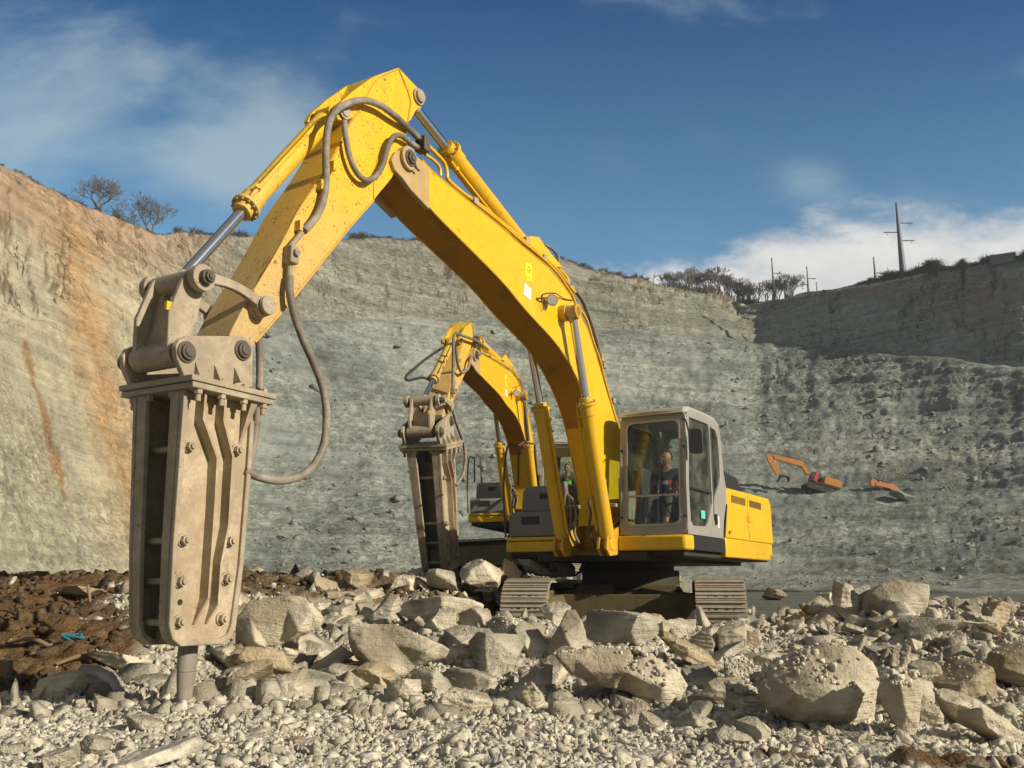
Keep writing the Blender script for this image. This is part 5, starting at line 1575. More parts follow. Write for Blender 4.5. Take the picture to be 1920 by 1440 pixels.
    m = MB(Am); m.cyl((a[0], Wd + .11, a[2]), (a[0], Wd + .14, a[2]), .035, .035, 12); b = K3(544, 500, Wd + .06); c_ = K3(543, 518, Wd + .06); m.cyl(b, c_, .03, .026, 10)
    b = K3(548, 458, Wd + .06); c_ = K3(566, 437, Wd + .06); m.tube([K3(545, 464, Wd + .06), b, c_], .026, 8); m.build('valve_fittings', 'sticker_white' if False else 'tan_steel', va)

    # ---------------- cylinders of the arm and the linkage
    Jl, Jy = J
    apin = Am((ac[0], 0, ac[1])); lug = Bm((lc[0], 0, lc[1]))
    hyd(root, (lug[0], 0, lug[2]), (apin[0], 0, apin[2]), .115 * Bm.k, .062 * Bm.k, .70, None, 'yellow_tube', side_pipe=(-1, .25), w=.16)
    bpin = Am((bc[0], 0, bc[1]))
    hyd(root, (bpin[0], 0, bpin[2]), (Jl[0], 0, Jl[1]), .098 * (.5 + .5 * Am.k), .050, .60 if first else .66, None, 'yellow_arm', side_pipe=(.55, .75), w=.20)
    # tipping link between the joint and the breaker bracket
    hp = Hm_((K1(350, 660, .31)[0], 0, K1(350, 660, .31)[1])); hp = (hp[0], hp[2]); jp = Jl
    dx, dz = jp[0] - hp[0], jp[1] - hp[1]; ln = math.hypot(dx, dz); ex, ez = dx / ln, dz / ln
    P_ = lambda a_, b_: (hp[0] + ex * a_ - ez * b_, hp[1] + ez * a_ + ex * b_)
    hl = MB()
    for yy in (-.205, .165):
        hl.prism([P_(-.09, -.08), P_(-.09, .06), P_(ln * .5, .11), P_(ln, .10), P_(ln + .085, .05), P_(ln + .085, -.05), P_(ln, -.10), P_(ln * .45, -.16)], yy, yy + .045)
    hl = hl.build('tipping_link', 'tan_steel', root, bevel=.008)
    m = MB()
    u0 = [(-.165, .05), (.165, .05), (.165, ln - .02), (.11, ln - .02)]
    arc_ = [(.085 * math.cos(R(k)), ln - .10 + .11 * -math.sin(R(k))) for k in range(0, 181, 20)]
    web = [(-.165, .04), (.165, .04), (.165, ln - .03), (.10, ln - .03)] + [(.10 * math.cos(R(k)), ln - .10 - .12 * math.sin(R(k))) for k in range(0, 181, 20)] + [(-.10, ln - .03), (-.165, ln - .03)]
    # web faces forward (the +b side)
    fnw = lambda u, v, w: (P_(v, .02 - w)[0], u, P_(v, .02 - w)[1])
    m.plate(web, [], fnw, .035); m.build('web_plate', 'tan_steel', hl, bevel=.006)
    m = MB()
    for (y0_, y1_) in ((-.235, -.075), (.075, .235)): m.mark(); m.cyl((jp[0], y0_, jp[1]), (jp[0], y1_, jp[1]), .088, .088, 24)
    m.mark(); m.cyl((hp[0], -.235, hp[1]), (hp[0], .235, hp[1]), .105 * (1 if first else 1.1), .105 * (1 if first else 1.1), 26)
    m.build_each('link_boss', 'tan_steel', hl, bevel=.006)
    # side links from the joint to the arm
    lkm = Am((lk[0], 0, lk[1])); lkm = (lkm[0], lkm[2])
    d2 = (lkm[0] - jp[0], lkm[1] - jp[1]); l2 = math.hypot(*d2); e2 = (d2[0] / l2, d2[1] / l2)
    Q_ = lambda a_, b_: (jp[0] + e2[0] * a_ - e2[1] * b_, jp[1] + e2[1] * a_ + e2[0] * b_)
    sk = 1 if e2[0] < 0 else -1
    for yy in (-.315, .265):
        ring = []
        N_ = 14
        pts_up = [Q_(l2 * k / N_, (-.06 - .035 * math.sin(PI * k / N_)) * sk + .0) for k in range(N_ + 1)]
        pts_dn = [Q_(l2 * k / N_, (.045 - .065 * math.sin(PI * k / N_)) * sk) for k in range(N_, -1, -1)]
        cap1 = [Q_(l2 + .075 * math.cos(R(a_)), .075 * math.sin(R(a_)) * sk) for a_ in range(-60, 61, 20)]
        m = MB(); m.prism([Q_(-.05, -.06 * sk)] + pts_up + cap1 + pts_dn + [Q_(-.05, .05 * sk)], yy, yy + .05)
        m.cyl((jp[0], yy - .01, jp[1]), (jp[0], yy + .06, jp[1]), .11, .11, 24); m.cyl((lkm[0], yy - .01, lkm[1]), (lkm[0], yy + .06, lkm[1]), .09, .09, 22)
        m.build('side_link', 'tan_steel', root, bevel=.007)
    m = MB(); m.cyl((jp[0], -.35, jp[1]), (jp[0], .36, jp[1]), .06, .06, 18); m.hexbolt((jp[0], .36, jp[1]), (0, 1, 0), .045, .05); m.build('joint_pin', 'dark_steel', root)
    m = MB(); a = P_(ln * .55, -.17); m.box(a[0] - .20, .17, a[1] - .05, a[0] + .02, .20, a[1] + .02); m.build('link_tag', 'yellow', root)

    # ---------------- hydraulic breaker (moves with the arm)
    bk = empty('hydraulic_breaker', (0, 0, 0)); bk.parent = root
    YN, YF = .30, -.27
    Hm0 = Hm_

    def Hm(v):      # the housing narrows towards the tool
        f_ = 1 - .27 * min(1.0, max(0.0, (2.40 - v[2]) / 1.9))
        y_ = v[1] if v[1] > YN else YN - (YN - v[1]) * f_
        return Hm0((v[0], y_, v[2]))
    def HP(pts, y=YN): return KL(pts, y)
    # bracket plates above the flange
    brk = HP([(342, 716), (325, 674), (322, 650), (330, 637), (344, 631), (448, 631), (462, 640), (467, 655), (467, 728)])
    for yy, nm in ((YN - .01, 0), (YF - .045, 1)):
        m = MB(Hm); m.prism(brk, yy, yy + .055); m.build('bracket_plate', 'tan_steel', bk, bevel=.008)
    for (x, y) in ((350, 660), (455, 657)):
        c2 = K1(x, y, YN + .05)
        m = MB(Hm); m.cyl((c2[0], YF - .11, c2[1]), (c2[0], YN + .085, c2[1]), .063, .063, 22); m.cyl((c2[0], YN + .04, c2[1]), (c2[0], YN + .06, c2[1]), .085, .085, 24)
        m.cyl((c2[0], YN + .085, c2[1]), (c2[0], YN + .10, c2[1]), .045, .04, 16); m.build('breaker_pin', 'dark_steel', bk, bevel=.006)
    m = MB(Hm)
    for (xa, xb, yt) in ((367, 382, 677), (403, 422, 683), (440, 457, 688)):
        m.mark(); tri = HP([(xa, yt), (xb, 720), (xa, 718)], YN + .05)
        x_, z0, z1 = tri[0][0], tri[2][1], tri[0][1]
        m.add([(x_, YN + .045, z1), (x_, YN + .045, z0), (x_, YN + .13, z0), (x_ - .022, YN + .045, z1), (x_ - .022, YN + .045, z0), (x_ - .022, YN + .13, z0)],
              [(0, 1, 2), (5, 4, 3), (0, 3, 4, 1), (1, 4, 5, 2), (2, 5, 3, 0)])
    m.build_each('gusset', 'tan_steel', bk)
    zt = 2.47
    fl_ = MB(Hm); fl_.box(8.52, YF - .12, zt - .075, 9.36, YN + .135, zt - .03); fl_.box(8.50, YF - .13, zt - .025, 9.38, YN + .145, zt + .02)
    flg = fl_.build('mounting_flange', 'tan_steel', bk, bevel=.006)
    m = MB(Hm)
    for xx in (9.27, 9.04, 8.81, 8.60):
        for yy in (YN + .095, YF - .08): m.mark(); m.cyl((xx, yy, zt - .075), (xx, yy, zt - .11), .034, .034, 6); m.cyl((xx, yy, zt - .11), (xx, yy, zt - .165), .022, .022, 10); m.mark(); m.cyl((xx, yy, zt + .02), (xx, yy, zt + .05), .034, .034, 6)
    for yy in (-.12, .14): m.mark(); m.cyl((9.30, yy, zt - .075), (9.30, yy, zt - .12), .032, .032, 6)
    m.build_each('flange_bolt', 'tan_steel', flg)
    # housing side plates
    zT, zB = zt - .075, .50
    sp1 = [(9.33, zT), (9.32, 1.2), (9.30, .66), (9.26, .56), (9.18, .505), (8.80, .50), (8.70, .54), (8.66, .62), (8.62, 1.10), (8.60, 1.9), (8.60, zT)]
    def housing(y_out, sg):
        m = MB(Hm); ya, yb = sorted((y_out - sg * .05, y_out - sg * .02)); m.prism([(a, b) for a, b in sp1], ya, yb)
        pl = m.build('side_plate', 'tan_rust' if sg > 0 else 'tan_steel', bk, bevel=.006)
        # raised rim: front flange wide, rounded bottom, back flange
        m = MB(Hm); ya, yb = sorted((y_out - sg * .145, y_out + sg * .012))
        inner = [(9.285, zT), (9.275, 1.2), (9.262, .70), (9.24, .60), (9.16, .548), (8.82, .545), (8.74, .57), (8.71, .64), (8.665, 1.10), (8.645, 1.9), (8.645, zT)]
        n_ = len(sp1)
        vs = [(p[0], y, p[1]) for y in (ya, yb) for p in sp1 + inner]
        N2 = 2 * n_; fs = []
        for i in range(n_ - 1):
            fs += [(i, i + 1, i + 1 + n_, i + n_), (N2 + i, N2 + i + n_, N2 + i + 1 + n_, N2 + i + 1), (i, N2 + i, N2 + i + 1, i + 1), (n_ + i, n_ + i + 1, N2 + n_ + i + 1, N2 + n_ + i)]
        fs += [(0, n_, N2 + n_, N2), (n_ - 1, N2 + n_ - 1, N2 + 2 * n_ - 1, 2 * n_ - 1)]
        m.add(vs, fs); m.build('edge_rim', 'tan_steel', pl, bevel=.008)
        # two bent ribs
        for (off, path_) in ((0, [(9.19, zT), (9.19, 2.18), (9.03, 1.90), (9.02, 1.55), (9.02, .85), (9.07, .66)]), (0, [(8.99, zT), (8.99, 2.20), (8.875, 1.93), (8.87, 1.40), (8.92, 1.10), (8.92, .80), (8.955, .66)])):
            m = MB(Hm)
            for i in range(len(path_) - 1):
                (x0, z0), (x1, z1) = path_[i], path_[i + 1]
                yi, yo = y_out - sg * .02, y_out + sg * .075; yo1 = yo if i < len(path_) - 2 else y_out
                m.hexa([(x0, yi, z0), (x0 - .022, yi, z0), (x1 - .022, yi, z1), (x1, yi, z1)], [(x0, yo, z0), (x0 - .022, yo, z0), (x1 - .022, yo1, z1), (x1, yo1, z1)])
            m.build('stiffening_rib', 'tan_rust', pl)
        m = MB(Hm); m.add([(8.73, y_out, zT), (8.66, y_out, zT), (8.73, y_out + sg * .10, zT), (8.73, y_out - sg * .02, 2.05), (8.71, y_out - sg * .02, 2.05), (8.66, y_out + sg * .10, zT)],
                          [(0, 2, 3), (1, 4, 5), (0, 3, 4, 1), (2, 5, 4, 3), (0, 1, 5, 2)]); m.build('gusset', 'tan_steel', pl)
        m = MB(Hm)
        for (x, z) in ((9.235, 1.97), (8.76, 2.00), (9.22, 1.27), (8.77, 1.28), (9.22, .97), (8.78, .99), (9.205, .68), (8.80, .69)):
            m.mark(); m.hexbolt((x, y_out - sg * .02, z), (0, sg, 0), .038, .075)
        m.build_each('housing_bolt', 'tan_steel', pl)
        m = MB(Hm); m.cyl((9.20, y_out - sg * .018, .82), (9.20, y_out - sg * .012, .82), .022, .022, 12); m.cyl((8.965, y_out - sg * .018, 1.60), (8.965, y_out - sg * .012, 1.60), .03, .03, 12); m.box(8.94, min(y_out - sg * .018, y_out - sg * .012), 1.5, 8.99, max(y_out - sg * .018, y_out - sg * .012), 1.70)
        m.build('plate_holes', 'mark_black', pl)
        # worn stencilled marks running down the rear strip
        m = MB(Hm)
        for k, z in enumerate(np.arange(1.78, 1.42, -.052)):
            x_ = 8.745 + .012 * (k % 2)
            m.box(x_ - .03, min(y_out - sg * .0195, y_out - sg * .018), z, x_ + .035, max(y_out - sg * .0195, y_out - sg * .018), z + .022 + .012 * (k % 3))
        return pl
    housing(YN, 1); housing(YF, -1)
    m = MB(Hm)
    for z in (1.97, 1.27, .97, .67):
        m.mark(); m.cyl((9.20, YF + .02, z), (9.20, YN - .02, z), .026, .026, 12)
    m.build_each('tie_rod', 'tan_steel', bk)
    m = MB(Hm); m.box(8.80, -.13, .80, 9.06, .15, 2.20); m.cyl((8.93, .01, 2.18), (8.93, .01, 2.42), .11, .11, 20); pw = m.build('hammer_cell', 'dusty_dark', bk, bevel=.02)
    m = MB(Hm); m.box(8.78, -.16, .52, 9.14, .18, .86); m.cyl((8.92, .01, .52), (8.92, .01, .485), .11, .10, 22)
    m.build('tool_bushing', 'dusty_dark', bk, bevel=.02)
    m = MB(Hm); m.box(9.065, -.10, 1.10, 9.10, .12, 1.7); m.build('cell_cover', 'dusty_dark', bk, bevel=.01)
    tipz = .02
    ch = MB(Hm).cyl((8.92, .01, .52), (8.92, .01, .30), .083, .081, 26).cyl((8.92, .01, .30), (8.92, .01, .02), .081, .054, 26).build('chisel', 'tool_steel', bk, bevel=.006)

    # ---------------- loose hoses
    for nm, pts, r_, mt in hoses:
        m = MB(); m.tube(pts, r_, 12); h_ = m.build('rubber_hose', mt, root)
    return root


J1 = K1(385, 520, .33)
def path1(pts): return [K3(a, b, c) for a, b, c in pts]
h1 = [('a', path1([(783, 257, .24), (765, 240, .26), (740, 217, .30), (712, 197, .31), (680, 188, .31), (650, 195, .31), (628, 210, .31), (616, 235, .30), (611, 280, .29), (611, 335, .28), (606, 375, .28), (592, 408, .28), (570, 433, .28)]), .036, 'hose'),
      ('b', path1([(782, 276, .28), (765, 264, .29), (750, 254, .30), (736, 258, .30), (726, 280, .30), (718, 308, .29), (705, 330, .29), (686, 338, .29), (668, 322, .29), (656, 295, .29), (649, 262, .29), (645, 226, .29)]), .030, 'hose'),
      ('c', path1([(543, 518, .28), (543, 545, .30), (552, 590, .32), (568, 635, .34), (590, 685, .36), (606, 730, .37), (612, 780, .38), (608, 830, .38), (590, 870, .37), (560, 894, .35), (520, 901, .33), (485, 894, .30), (458, 882, .28)]), .036, 'hose'),
      ('d', path1([(540, 470, -.25), (505, 560, -.27), (487, 620, -.28), (487, 680, -.28), (486, 740, -.28), (480, 800, -.28), (470, 860, -.25), (455, 900, -.2)]), .034, 'hose')]
m1 = excavator('large yellow excavator in front with a tan hydraulic breaker and a man in its cab', FR1, ident, ident, ident, (J1, .33), 19.5, h1)

# the second machine, farther back on the left
r_ = ray(828, 1110); H2 = r_ * (17.0 / r_[1])
th2 = 14
tmp = Frame((H2[0], H2[1]), th2)
dx2 = 2.27 - tmp.K(995, 848, .37)[0]
FR2 = Frame((H2[0], H2[1]), th2, 1.08)
FR2.O = FR2.O - FR2.F * dx2
K2 = FR2.K
foot = (1.1, 1.95)
Bm2 = sim(foot, K1(757, 300, .27), foot, K2(888, 668, .27))
Hm2 = sim(K1(340, 740, .3), K1(335, 1210, .3), K2(822, 850, .3), K2(840, 1074, .3))
lowp = K1(455, 657, .3)
lo2 = Hm2((lowp[0], .3, lowp[1])); lo2 = (lo2[0], lo2[2])
Am2 = sim(K1(757, 300, .22), lowp, K2(888, 668, .25), lo2)
print('SCALES', Bm2.k, Am2.k, Hm2.k, 'root2', FR2.O, 'tip2', K2(888, 668, .27), 'low', lo2)
J2 = K2(826, 750, .33)
def path2(pts): return [(K2(a, b, c)[0], c, K2(a, b, c)[1]) for a, b, c in pts]
h2 = [('a', path2([(915, 655, .25), (895, 640, .3), (870, 630, .32), (852, 628, .3), (850, 680, .3), (849, 730, .3)]), .03, 'hose'),
      ('b', path2([(905, 662, .28), (885, 668, .3), (878, 690, .3), (866, 698, .3), (858, 680, .3), (855, 650, .3)]), .028, 'hose'),
      ('c', path2([(849, 768, .32), (858, 800, .34), (870, 835, .36), (872, 865, .36), (868, 890, .36), (855, 910, .34)]), .03, 'hose'),
      ('d', path2([(830, 652, 0), (800, 672, -.1), (778, 690, -.15), (762, 705, -.18), (765, 713, -.18), (790, 708, -.15), (806, 712, -.1)]), .026, 'rubber')]
m2 = excavator('second yellow excavator behind the first, with a breaker and a driver in a green vest', FR2, Bm2, Am2, Hm2, (J2, .33), 58, h2, first=False)

# ------------------------------------------------------------------ people in the cabs
def skin_body(nodes, edges, levels=2):
    me = bpy.data.meshes.new('tmp'); me.from_pydata([n[:3] for n in nodes], edges, [])
    ob = bpy.data.objects.new('tmp', me); col.objects.link(ob)
    sk = ob.modifiers.new('skin', 'SKIN'); ss = ob.modifiers.new('sub', 'SUBSURF'); ss.levels = levels; ss.render_levels = levels
    lay = me.skin_vertices[0].data if me.skin_vertices else None
    if lay is None:
        bm = bmesh.new(); bm.from_mesh(me); bm.verts.layers.skin.verify(); bm.to_mesh(me); bm.free(); lay = me.skin_vertices[0].data
    for i, n in enumerate(nodes):
        r = n[3]; lay[i].radius = (r, r) if isinstance(r, float) else r
        lay[i].use_root = i == 0
    dg = bpy.context.evaluated_depsgraph_get()
    m2_ = bpy.data.meshes.new_from_object(ob.evaluated_get(dg))
    co = np.array([v.co for v in m2_.vertices]); fa = [tuple(p.vertices) for p in m2_.polygons]
    bpy.data.objects.remove(ob); bpy.data.meshes.remove(m2_)
    return co, fa


def head_mesh(c, yaw, tilt, s=1.0):
    bm = bmesh.new(); bmesh.ops.create_icosphere(bm, subdivisions=4, radius=1.0)
    for v in bm.verts:
        x, y, z = v.co
        jaw = max(0, -z)
        X = x * .098 * (1 - .10 * jaw); Y = y * .076 * (1 - .30 * jaw * jaw); Z = z * .118
        if x > 0:
            X -= .004 * math.exp(-((abs(y) - .38) / .17) ** 2 - ((z - .08) / .12) ** 2) * 2.2      # eye sockets
            X += .026 * math.exp(-(y / .14) ** 2 - ((z + .22) / .17) ** 2) + .008 * math.exp(-(y / .12) ** 2 - ((z + .02) / .2) ** 2)   # nose
            X += .006 * math.exp(-(y / .45) ** 2 - ((z - .26) / .09) ** 2)   # brow
            X += .007 * math.exp(-(y / .30) ** 2 - ((z + .55) / .06) ** 2) - .004 * math.exp(-(y / .30) ** 2 - ((z + .61) / .03) ** 2) + .006 * math.exp(-(y / .26) ** 2 - ((z + .67) / .05) ** 2)
            X += .010 * math.exp(-(y / .28) ** 2 - ((z + .92) / .16) ** 2)   # chin
        e = math.exp(-((x + .05) / .17) ** 2 - ((z + .05) / .26) ** 2) * max(0, abs(y) - .75) * 4
        Y += math.copysign(.016 * min(1, e), y)
        v.co = Vector((X, Y, Z)) * s
    Mx = Matrix.Translation(c) @ Matrix.Rotation(yaw, 4, 'Z') @ Matrix.Rotation(tilt, 4, 'Y')
    hd = [(v.co.copy()) for v in bm.verts]
    fs = [tuple(q.index for q in f.verts) for f in bm.faces]
    vs = [tuple(Mx @ v) for v in hd]
    # hair: the cap of the same head, a little larger
    keep = {}
    for i, v in enumerate(hd):
        if v.z > .050 * s + .35 * v.x * (v.x > 0) or (v.x < -.02 * s and v.z > -.05 * s and v.x < -.3 * abs(v.z)): keep[i] = len(keep)
    hv = [tuple(Mx @ (hd[i] * 1.09 + Vector((-.003, 0, .004)))) for i in keep]
    hf = [tuple(keep[i] for i in f) for f in fs if all(i in keep for i in f)]
    bm.free()
    eyes = []
    for sy in (-1, 1): eyes.append(tuple(Mx @ Vector((.088 * s, sy * .029 * s, .010 * s))))
    return vs, fs, hv, hf, eyes


def seated_person(root, label, base, yaw, shirt, vest=None, band=False):
    """driver seated at base (machine space), hands on the levers"""
    bx, by, bz = base
    P = empty('person', (0, 0, 0)); P.location = root.location; P.rotation_euler = root.rotation_euler
    tag(P, label, 'person')
    T = lambda x, y, z: (bx + x, by + y, bz + z)
    L_ = [T(0, 0, 0) + (.15,), T(.0, 0, .18) + ((.16, .13),), T(.01, 0, .36) + ((.17, .12),), T(.02, 0, .46) + ((.12, .09),), T(.03, 0, .53) + (.058,), T(.035, 0, .60) + (.05,)]
    ed = [(0, 1), (1, 2), (2, 3), (3, 4), (4, 5)]
    n = 6
    arms = []
    for sy in (-1, 1):
        L_ += [T(.02, sy * .17, .43) + (.062,), T(.10, sy * .27, .20) + (.046,), T(.36, sy * .335, .14) + (.036,), T(.43, sy * .335, .155) + ((.034, .022),)]
        ed += [(3, n), (n, n + 1), (n + 1, n + 2), (n + 2, n + 3)]; hnd = n + 3; n += 4
        for k, (fy, ln, dz) in enumerate(((.030, .062, 0), (.010, .072, .004), (-.012, .066, .002), (-.031, .052, -.004))):
            L_ += [T(.455, sy * (.335 + fy), .165 + dz) + (.010,), T(.455 + ln * .6, sy * (.335 + fy), .150 + dz) + (.009,), T(.455 + ln * .45, sy * (.335 + fy), .112 + dz) + (.008,)]
            ed += [(hnd, n), (n, n + 1), (n + 1, n + 2)]; n += 3
        L_ += [T(.425, sy * .300, .135) + (.012,), T(.455, sy * .292, .118) + (.010,)]
        ed += [(hnd, n), (n, n + 1)]; n += 2
    for sy in (-1, 1):
        L_ += [T(.08, sy * .10, -.02) + (.095,), T(.46, sy * .15, .02) + (.066,), T(.56, sy * .15, -.34) + (.045,), T(.60, sy * .15, -.38) + (.045,), T(.72, sy * .16, -.40) + (.035,)]
        ed += [(0, n), (n, n + 1), (n + 1, n + 2), (n + 2, n + 3), (n + 3, n + 4)]; n += 5
    co, fa = skin_body(L_, ed)
    hv, hf, hh, hhf, eyes = head_mesh(Vector(T(.05, 0, .69)), yaw, .08, 1.06)
    o0 = len(co)
    me = bpy.data.meshes.new('body'); me.from_pydata([tuple(v) for v in co] + hv, [], fa + [tuple(i + o0 for i in f) for f in hf])
    me.polygons.foreach_set('use_smooth', np.ones(len(me.polygons), bool)); me.materials.append(MATS['skin']); me.update()
    b = bpy.data.objects.new('body', me); col.objects.link(b); b.parent = P
    me = bpy.data.meshes.new('hair'); me.from_pydata(hh, [], hhf); me.polygons.foreach_set('use_smooth', np.ones(len(me.polygons), bool)); me.materials.append(MATS['hair']); me.update()
    h = bpy.data.objects.new('hair', me); col.objects.link(h); h.parent = P
    m = MB()
    for e in eyes: m.mark(); m.cyl(Vector(e) - Vector((.004, 0, 0)), Vector(e) + Vector((.005, 0, 0)), .011, .008, 10)
    m.build_each('eye', 'mark_black', b)
    # shirt and trousers, slightly fuller than the body
    S = [T(0, 0, -.02) + ((.175, .15),), T(.0, 0, .18) + ((.178, .145),), T(.01, 0, .36) + ((.186, .135),), T(.02, 0, .47) + ((.13, .10),), T(.028, 0, .525) + (.068,)]
    e_ = [(0, 1), (1, 2), (2, 3), (3, 4)]; n = 5
    for sy in (-1, 1):
        S += [T(.02, sy * .175, .43) + (.078,), T(.10, sy * .272, .20) + (.062,), T(.34, sy * .335, .142) + (.050,)]
        e_ += [(3, n), (n, n + 1), (n + 1, n + 2)]; n += 3
    co, fa = skin_body(S, e_)
    me = bpy.data.meshes.new('shirt'); me.from_pydata([tuple(v) for v in co], [], fa); me.polygons.foreach_set('use_smooth', np.ones(len(me.polygons), bool))
    me.materials.append(MATS[shirt])
    if band:
        me.materials.append(MATS['shirt_red']); me.materials.append(MATS['shirt_white'])
        for p in me.polygons:
            c = p.center
            z = c.z - bz; y = abs(c.y - by)
            if .26 < z < .325 and c.x > bx - .2: p.material_index = 1 if y > .05 else 2
            if y > .2 and z < .30 and c.z - bz < .24 and c.z - bz > .16: p.material_index = 1
    me.update()
    o = bpy.data.objects.new('shirt', me); col.objects.link(o); o.parent = P
    if vest:
        V_ = [T(0, 0, -.02) + ((.19, .165),), T(.0, 0, .18) + ((.195, .16),), T(.01, 0, .36) + ((.20, .15),), T(.02, 0, .47) + ((.14, .11),)]
        co, fa = skin_body(V_, [(0, 1), (1, 2), (2, 3)])
        me = bpy.data.meshes.new('vest'); me.from_pydata([tuple(v) for v in co], [], fa); me.polygons.foreach_set('use_smooth', np.ones(len(me.polygons), bool)); me.materials.append(MATS[vest]); me.update()
        o = bpy.data.objects.new('vest', me); col.objects.link(o); o.parent = P
    S = [T(0, 0, -.03) + ((.17, .15),)]; e_ = []; n = 1
    for sy in (-1, 1):
        S += [T(.08, sy * .10, -.02) + (.11,), T(.46, sy * .15, .02) + (.082,), T(.55, sy * .15, -.30) + (.062,)]
        e_ += [(0, n), (n, n + 1), (n + 1, n + 2)]; n += 3
    co, fa = skin_body(S, e_)
    me = bpy.data.meshes.new('trousers'); me.from_pydata([tuple(v) for v in co], [], fa); me.polygons.foreach_set('use_smooth', np.ones(len(me.polygons), bool)); me.materials.append(MATS['trousers']); me.update()
    o = bpy.data.objects.new('trousers', me); col.objects.link(o); o.parent = P
    m = MB()
    for sy in (-1, 1):
        m.mark(); a = Vector(T(.57, sy * .15, -.385)); m.tube([a, a + Vector((.08, sy * .005, .0)), a + Vector((.17, sy * .01, -.012))], .052, 10, rr=[.055, .055, .052, .048, .045, .04])
    m.build_each('boot', 'rubber', P)
    return P


seated_person(m1, 'driver in a navy sweater with a red chest band, sitting in the front excavator cab', (.38, .84, 2.20), -.35, 'shirt_navy', band=True)
seated_person(m2, 'driver in a bright green vest sitting in the second excavator cab', (.38, .95, 2.20), -.1, 'trousers', vest='vest_green')


# ------------------------------------------------------------------ orange excavators working far up the slope
def far_machine(label, cx, cy, ppm, tilt_deg, full=True):
    q = on_terrain(cx, cy); Yd = q[1]; ppm = ppm * 1.0
    al = R(tilt_deg)
    k = Yd / FPX * .975
    o = empty('excavator', (q[0], q[1], q[2] - .1)); o.rotation_euler = (0, -al, PI)
    o.rotation_mode = 'XYZ'; o.rotation_euler = Matrix.Rotation(PI, 3, 'Z').to_euler()
    o.matrix_world = Matrix.Translation(q) @ Matrix.Rotation(PI, 4, 'Z') @ Matrix.Rotation(-al, 4, 'Y')
    tag(o, label, 'excavator')

    def Lc_(px, py):
        dx, dz = (cx - px) * k, (cy - py) * k
        return (dx * math.cos(al) + dz * math.sin(al), -dx * math.sin(al) + dz * math.cos(al))
    if full:
        for sy in (-1, 1):
            m = MB(); pts = []
            for i in range(28):
                a = 2 * PI * i / 28; pts.append((math.copysign(1.75, math.cos(a)) + .45 * math.cos(a), .47 + .45 * math.sin(a)))
            m.prism(pts, sy * 1.25 - .3, sy * 1.25 + .3); m.build('crawler_track', 'under_dark', o, bevel=.05)
        MB().box(-1.2, -1.1, .4, 1.2, 1.1, 1.0).build('undercarriage_frame', 'under_dark', o)
        MB().prism([(1.3, 1.1), (1.3, 1.35), (-2.9, 1.35), (-2.9, 1.1)], -1.3, 1.3).build('revolving_frame', 'under_dark', o)
        MB().prism([(-.35, 1.36), (-.35, 2.55), (-2.3, 2.5), (-3.0, 2.2), (-3.1, 1.36)], -1.28, 1.28).build('engine_cover', 'orange', o, bevel=.08)
        MB().box(-1.9, -.7, 2.5, -.8, .6, 2.72).build('exhaust_cover', 'black_trim', o, bevel=.04)
        c = MB().prism([(1.3, 1.36), (1.35, 2.2), (1.1, 3.05), (.0, 3.1), (-.3, 2.9), (-.3, 1.36)], -1.28, -.35).build('cab', 'interior', o, bevel=.05)
        MB().prism([(.35, 1.9), (.35, 2.9), (-.18, 2.85), (-.18, 1.9)], -1.3, -1.285).build('side_window', 'box_grey', c)
        MB().prism([(1.2, 1.36), (1.28, 2.0), (1.15, 2.75), (.75, 2.75), (.7, 1.36)], .35, 1.28).build('red_cover', 'red_paint', o, bevel=.05)
        MB().box(1.1, -1.2, 1.4, 1.42, 1.2, 2.0).build('red_cover', 'red_paint', o, bevel=.05)
        bo_ = [Lc_(*p) for p in ((1520, 888), (1516, 878), (1507, 864), (1488, 858), (1451, 851), (1453, 858), (1480, 866), (1505, 873), (1512, 888))]
        MB().prism(bo_, -.3, .3).build('boom', 'orange', o, bevel=.03)
        st = [Lc_(*p) for p in ((1440, 846), (1447, 853), (1456, 865), (1465, 887), (1455, 889), (1441, 862), (1438, 850))]
        MB().prism(st, -.22, .22).build('arm', 'orange', o, bevel=.03)
        a, b = Lc_(1442, 845), Lc_(1505, 862); MB().tube([(a[0], 0, a[1] + .1), (b[0], 0, b[1] + .2)], .09, 8).build('arm_cylinder', 'dark_steel', o)
        a, b = Lc_(1509, 871), Lc_(1516, 888); MB().tube([(a[0], -.35, a[1]), (b[0], -.35, b[1] - .2)], .09, 8).build('boom_cylinder', 'chrome', o)
        g_ = [Lc_(*p) for p in ((1462, 889), (1480, 892), (1481, 898), (1476, 904), (1478, 898), (1476, 893), (1464, 893), (1459, 902), (1456, 901), (1462, 893))]
        bk = MB().prism(g_, -.5, .5).build('bucket', 'under_dark', o, bevel=.02)
    else:
        bo_ = [Lc_(*p) for p in ((1690, 928), (1684, 918), (1674, 911), (1642, 906), (1641, 913), (1668, 919), (1677, 929))]
        MB().prism(bo_, -.3, .3).build('boom', 'orange', o, bevel=.03)
        st = [Lc_(*p) for p in ((1637, 900), (1645, 905), (1642, 914), (1633, 914), (1632, 904))]
        MB().prism(st, -.24, .24).build('arm', 'orange', o, bevel=.03)
        a, b = Lc_(1640, 900), Lc_(1672, 910); MB().tube([(a[0], 0, a[1] + .1), (b[0], 0, b[1] + .25)], .10, 8).build('arm_cylinder', 'dark_steel', o)
    return o


far_machine('distant orange excavator with a red cab front working on the grey slope at the right', 1532, 922, 12.5, 16)
far_machine('orange boom and arm of a farther excavator showing low on the slope', 1660, 924, 12.5, 12, False)

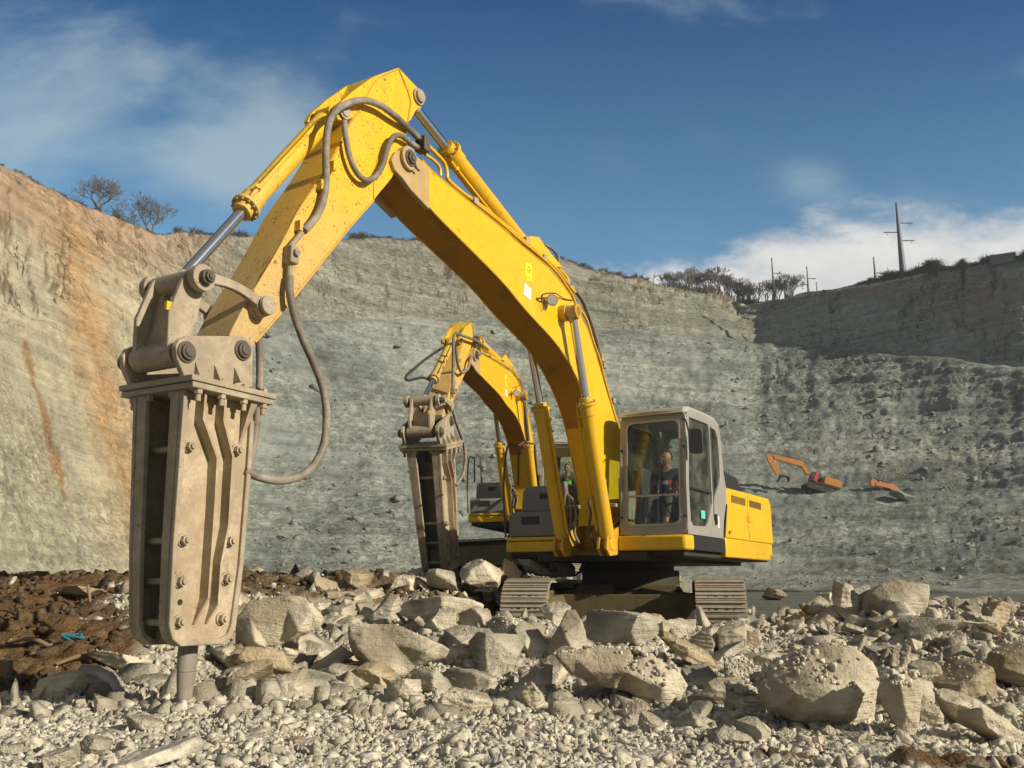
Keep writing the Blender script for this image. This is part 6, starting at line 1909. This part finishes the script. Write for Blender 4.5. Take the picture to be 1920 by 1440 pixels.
q1 = on_terrain(1540, 930); q2 = on_terrain(1690, 930)
rock(1668, 919, 1722, 940, 'long grey debris hump in front of the farther orange excavator', 'scree_stone', dims=(2, 1, .5), rot=(0, .3, .2), n=24, Y=float(q2[1]) - 5, name='debris_hump')

# ------------------------------------------------------------------ small things in the soil heap
def on_floor(px, py):
    Y = hit(px, py); r = ray(px, py); return np.array([r[0] * Y / r[1], Y, float(gz(r[0] * Y / r[1], Y))])


a = on_floor(15, 1222); b = on_floor(95, 1224)
tag(MB().tube([(a[0], a[1], a[2] + .09), ((a[0] + b[0]) / 2, a[1], a[2] + .12), (b[0], b[1], b[2] + .05)], .022, 8).build('wooden_stake', 'wood'), 'brown wooden stake lying on the soil heap at the left edge', 'stick')
a = on_floor(105, 1256); b = on_floor(168, 1244)
tag(MB().tube([(a[0], a[1], a[2] + .05), (b[0], b[1], b[2] + .10)], .018, 8).build('wooden_stake', 'wood'), 'thin stick lying at the foot of the soil heap', 'stick')
a = on_floor(172, 1136)
tag(MB().tube([(a[0], a[1], a[2] - .05), (a[0] - .12, a[1] + .1, a[2] + .25)], .02, 8).build('wooden_stake', 'wood'), 'short stick leaning on the crest of the soil heap', 'stick')
a = on_floor(2, 1276)
tag(MB().box(a[0] - .08, a[1], a[2] - .05, a[0] + .05, a[1] + .08, a[2] + .17).build('wooden_block', 'wood', bevel=.008), 'square wooden block standing at the left edge of the picture', 'block')
a = on_floor(130, 1214); rg_ = random.Random(3)
m = MB()
for _ in range(5):
    p0 = Vector(a) + Vector((rg_.uniform(-.12, .12), rg_.uniform(-.05, .05), .06)); m.tube([p0, p0 + Vector((rg_.uniform(-.1, .1), 0, .06)), p0 + Vector((rg_.uniform(-.16, .16), .03, .02))], .010, 6)
tag(m.build('plastic_strap', 'blue_plastic'), 'crumpled blue plastic strap on the brown soil heap', 'litter')

# ------------------------------------------------------------------ thin winter haze
hm = bpy.data.materials.new('haze_air'); hm.use_nodes = True
hn, hl_ = hm.node_tree.nodes, hm.node_tree.links
hn.clear(); ho = hn.new('ShaderNodeOutputMaterial'); hv_ = hn.new('ShaderNodeVolumePrincipled')
hv_.inputs['Color'].default_value = (.80, .90, 1.0, 1); hv_.inputs['Density'].default_value = .00035; hv_.inputs['Anisotropy'].default_value = .2
hl_.new(hv_.outputs[0], ho.inputs['Volume'])
MATS['haze_air'] = hm
zt_ = float(TERR[..., 2].max()) + 14
tag(MB().box(-6600, -120, -6, 6600, 6400, zt_).build('haze', 'haze_air'), 'thin pale haze hanging in the quarry', kind='stuff')
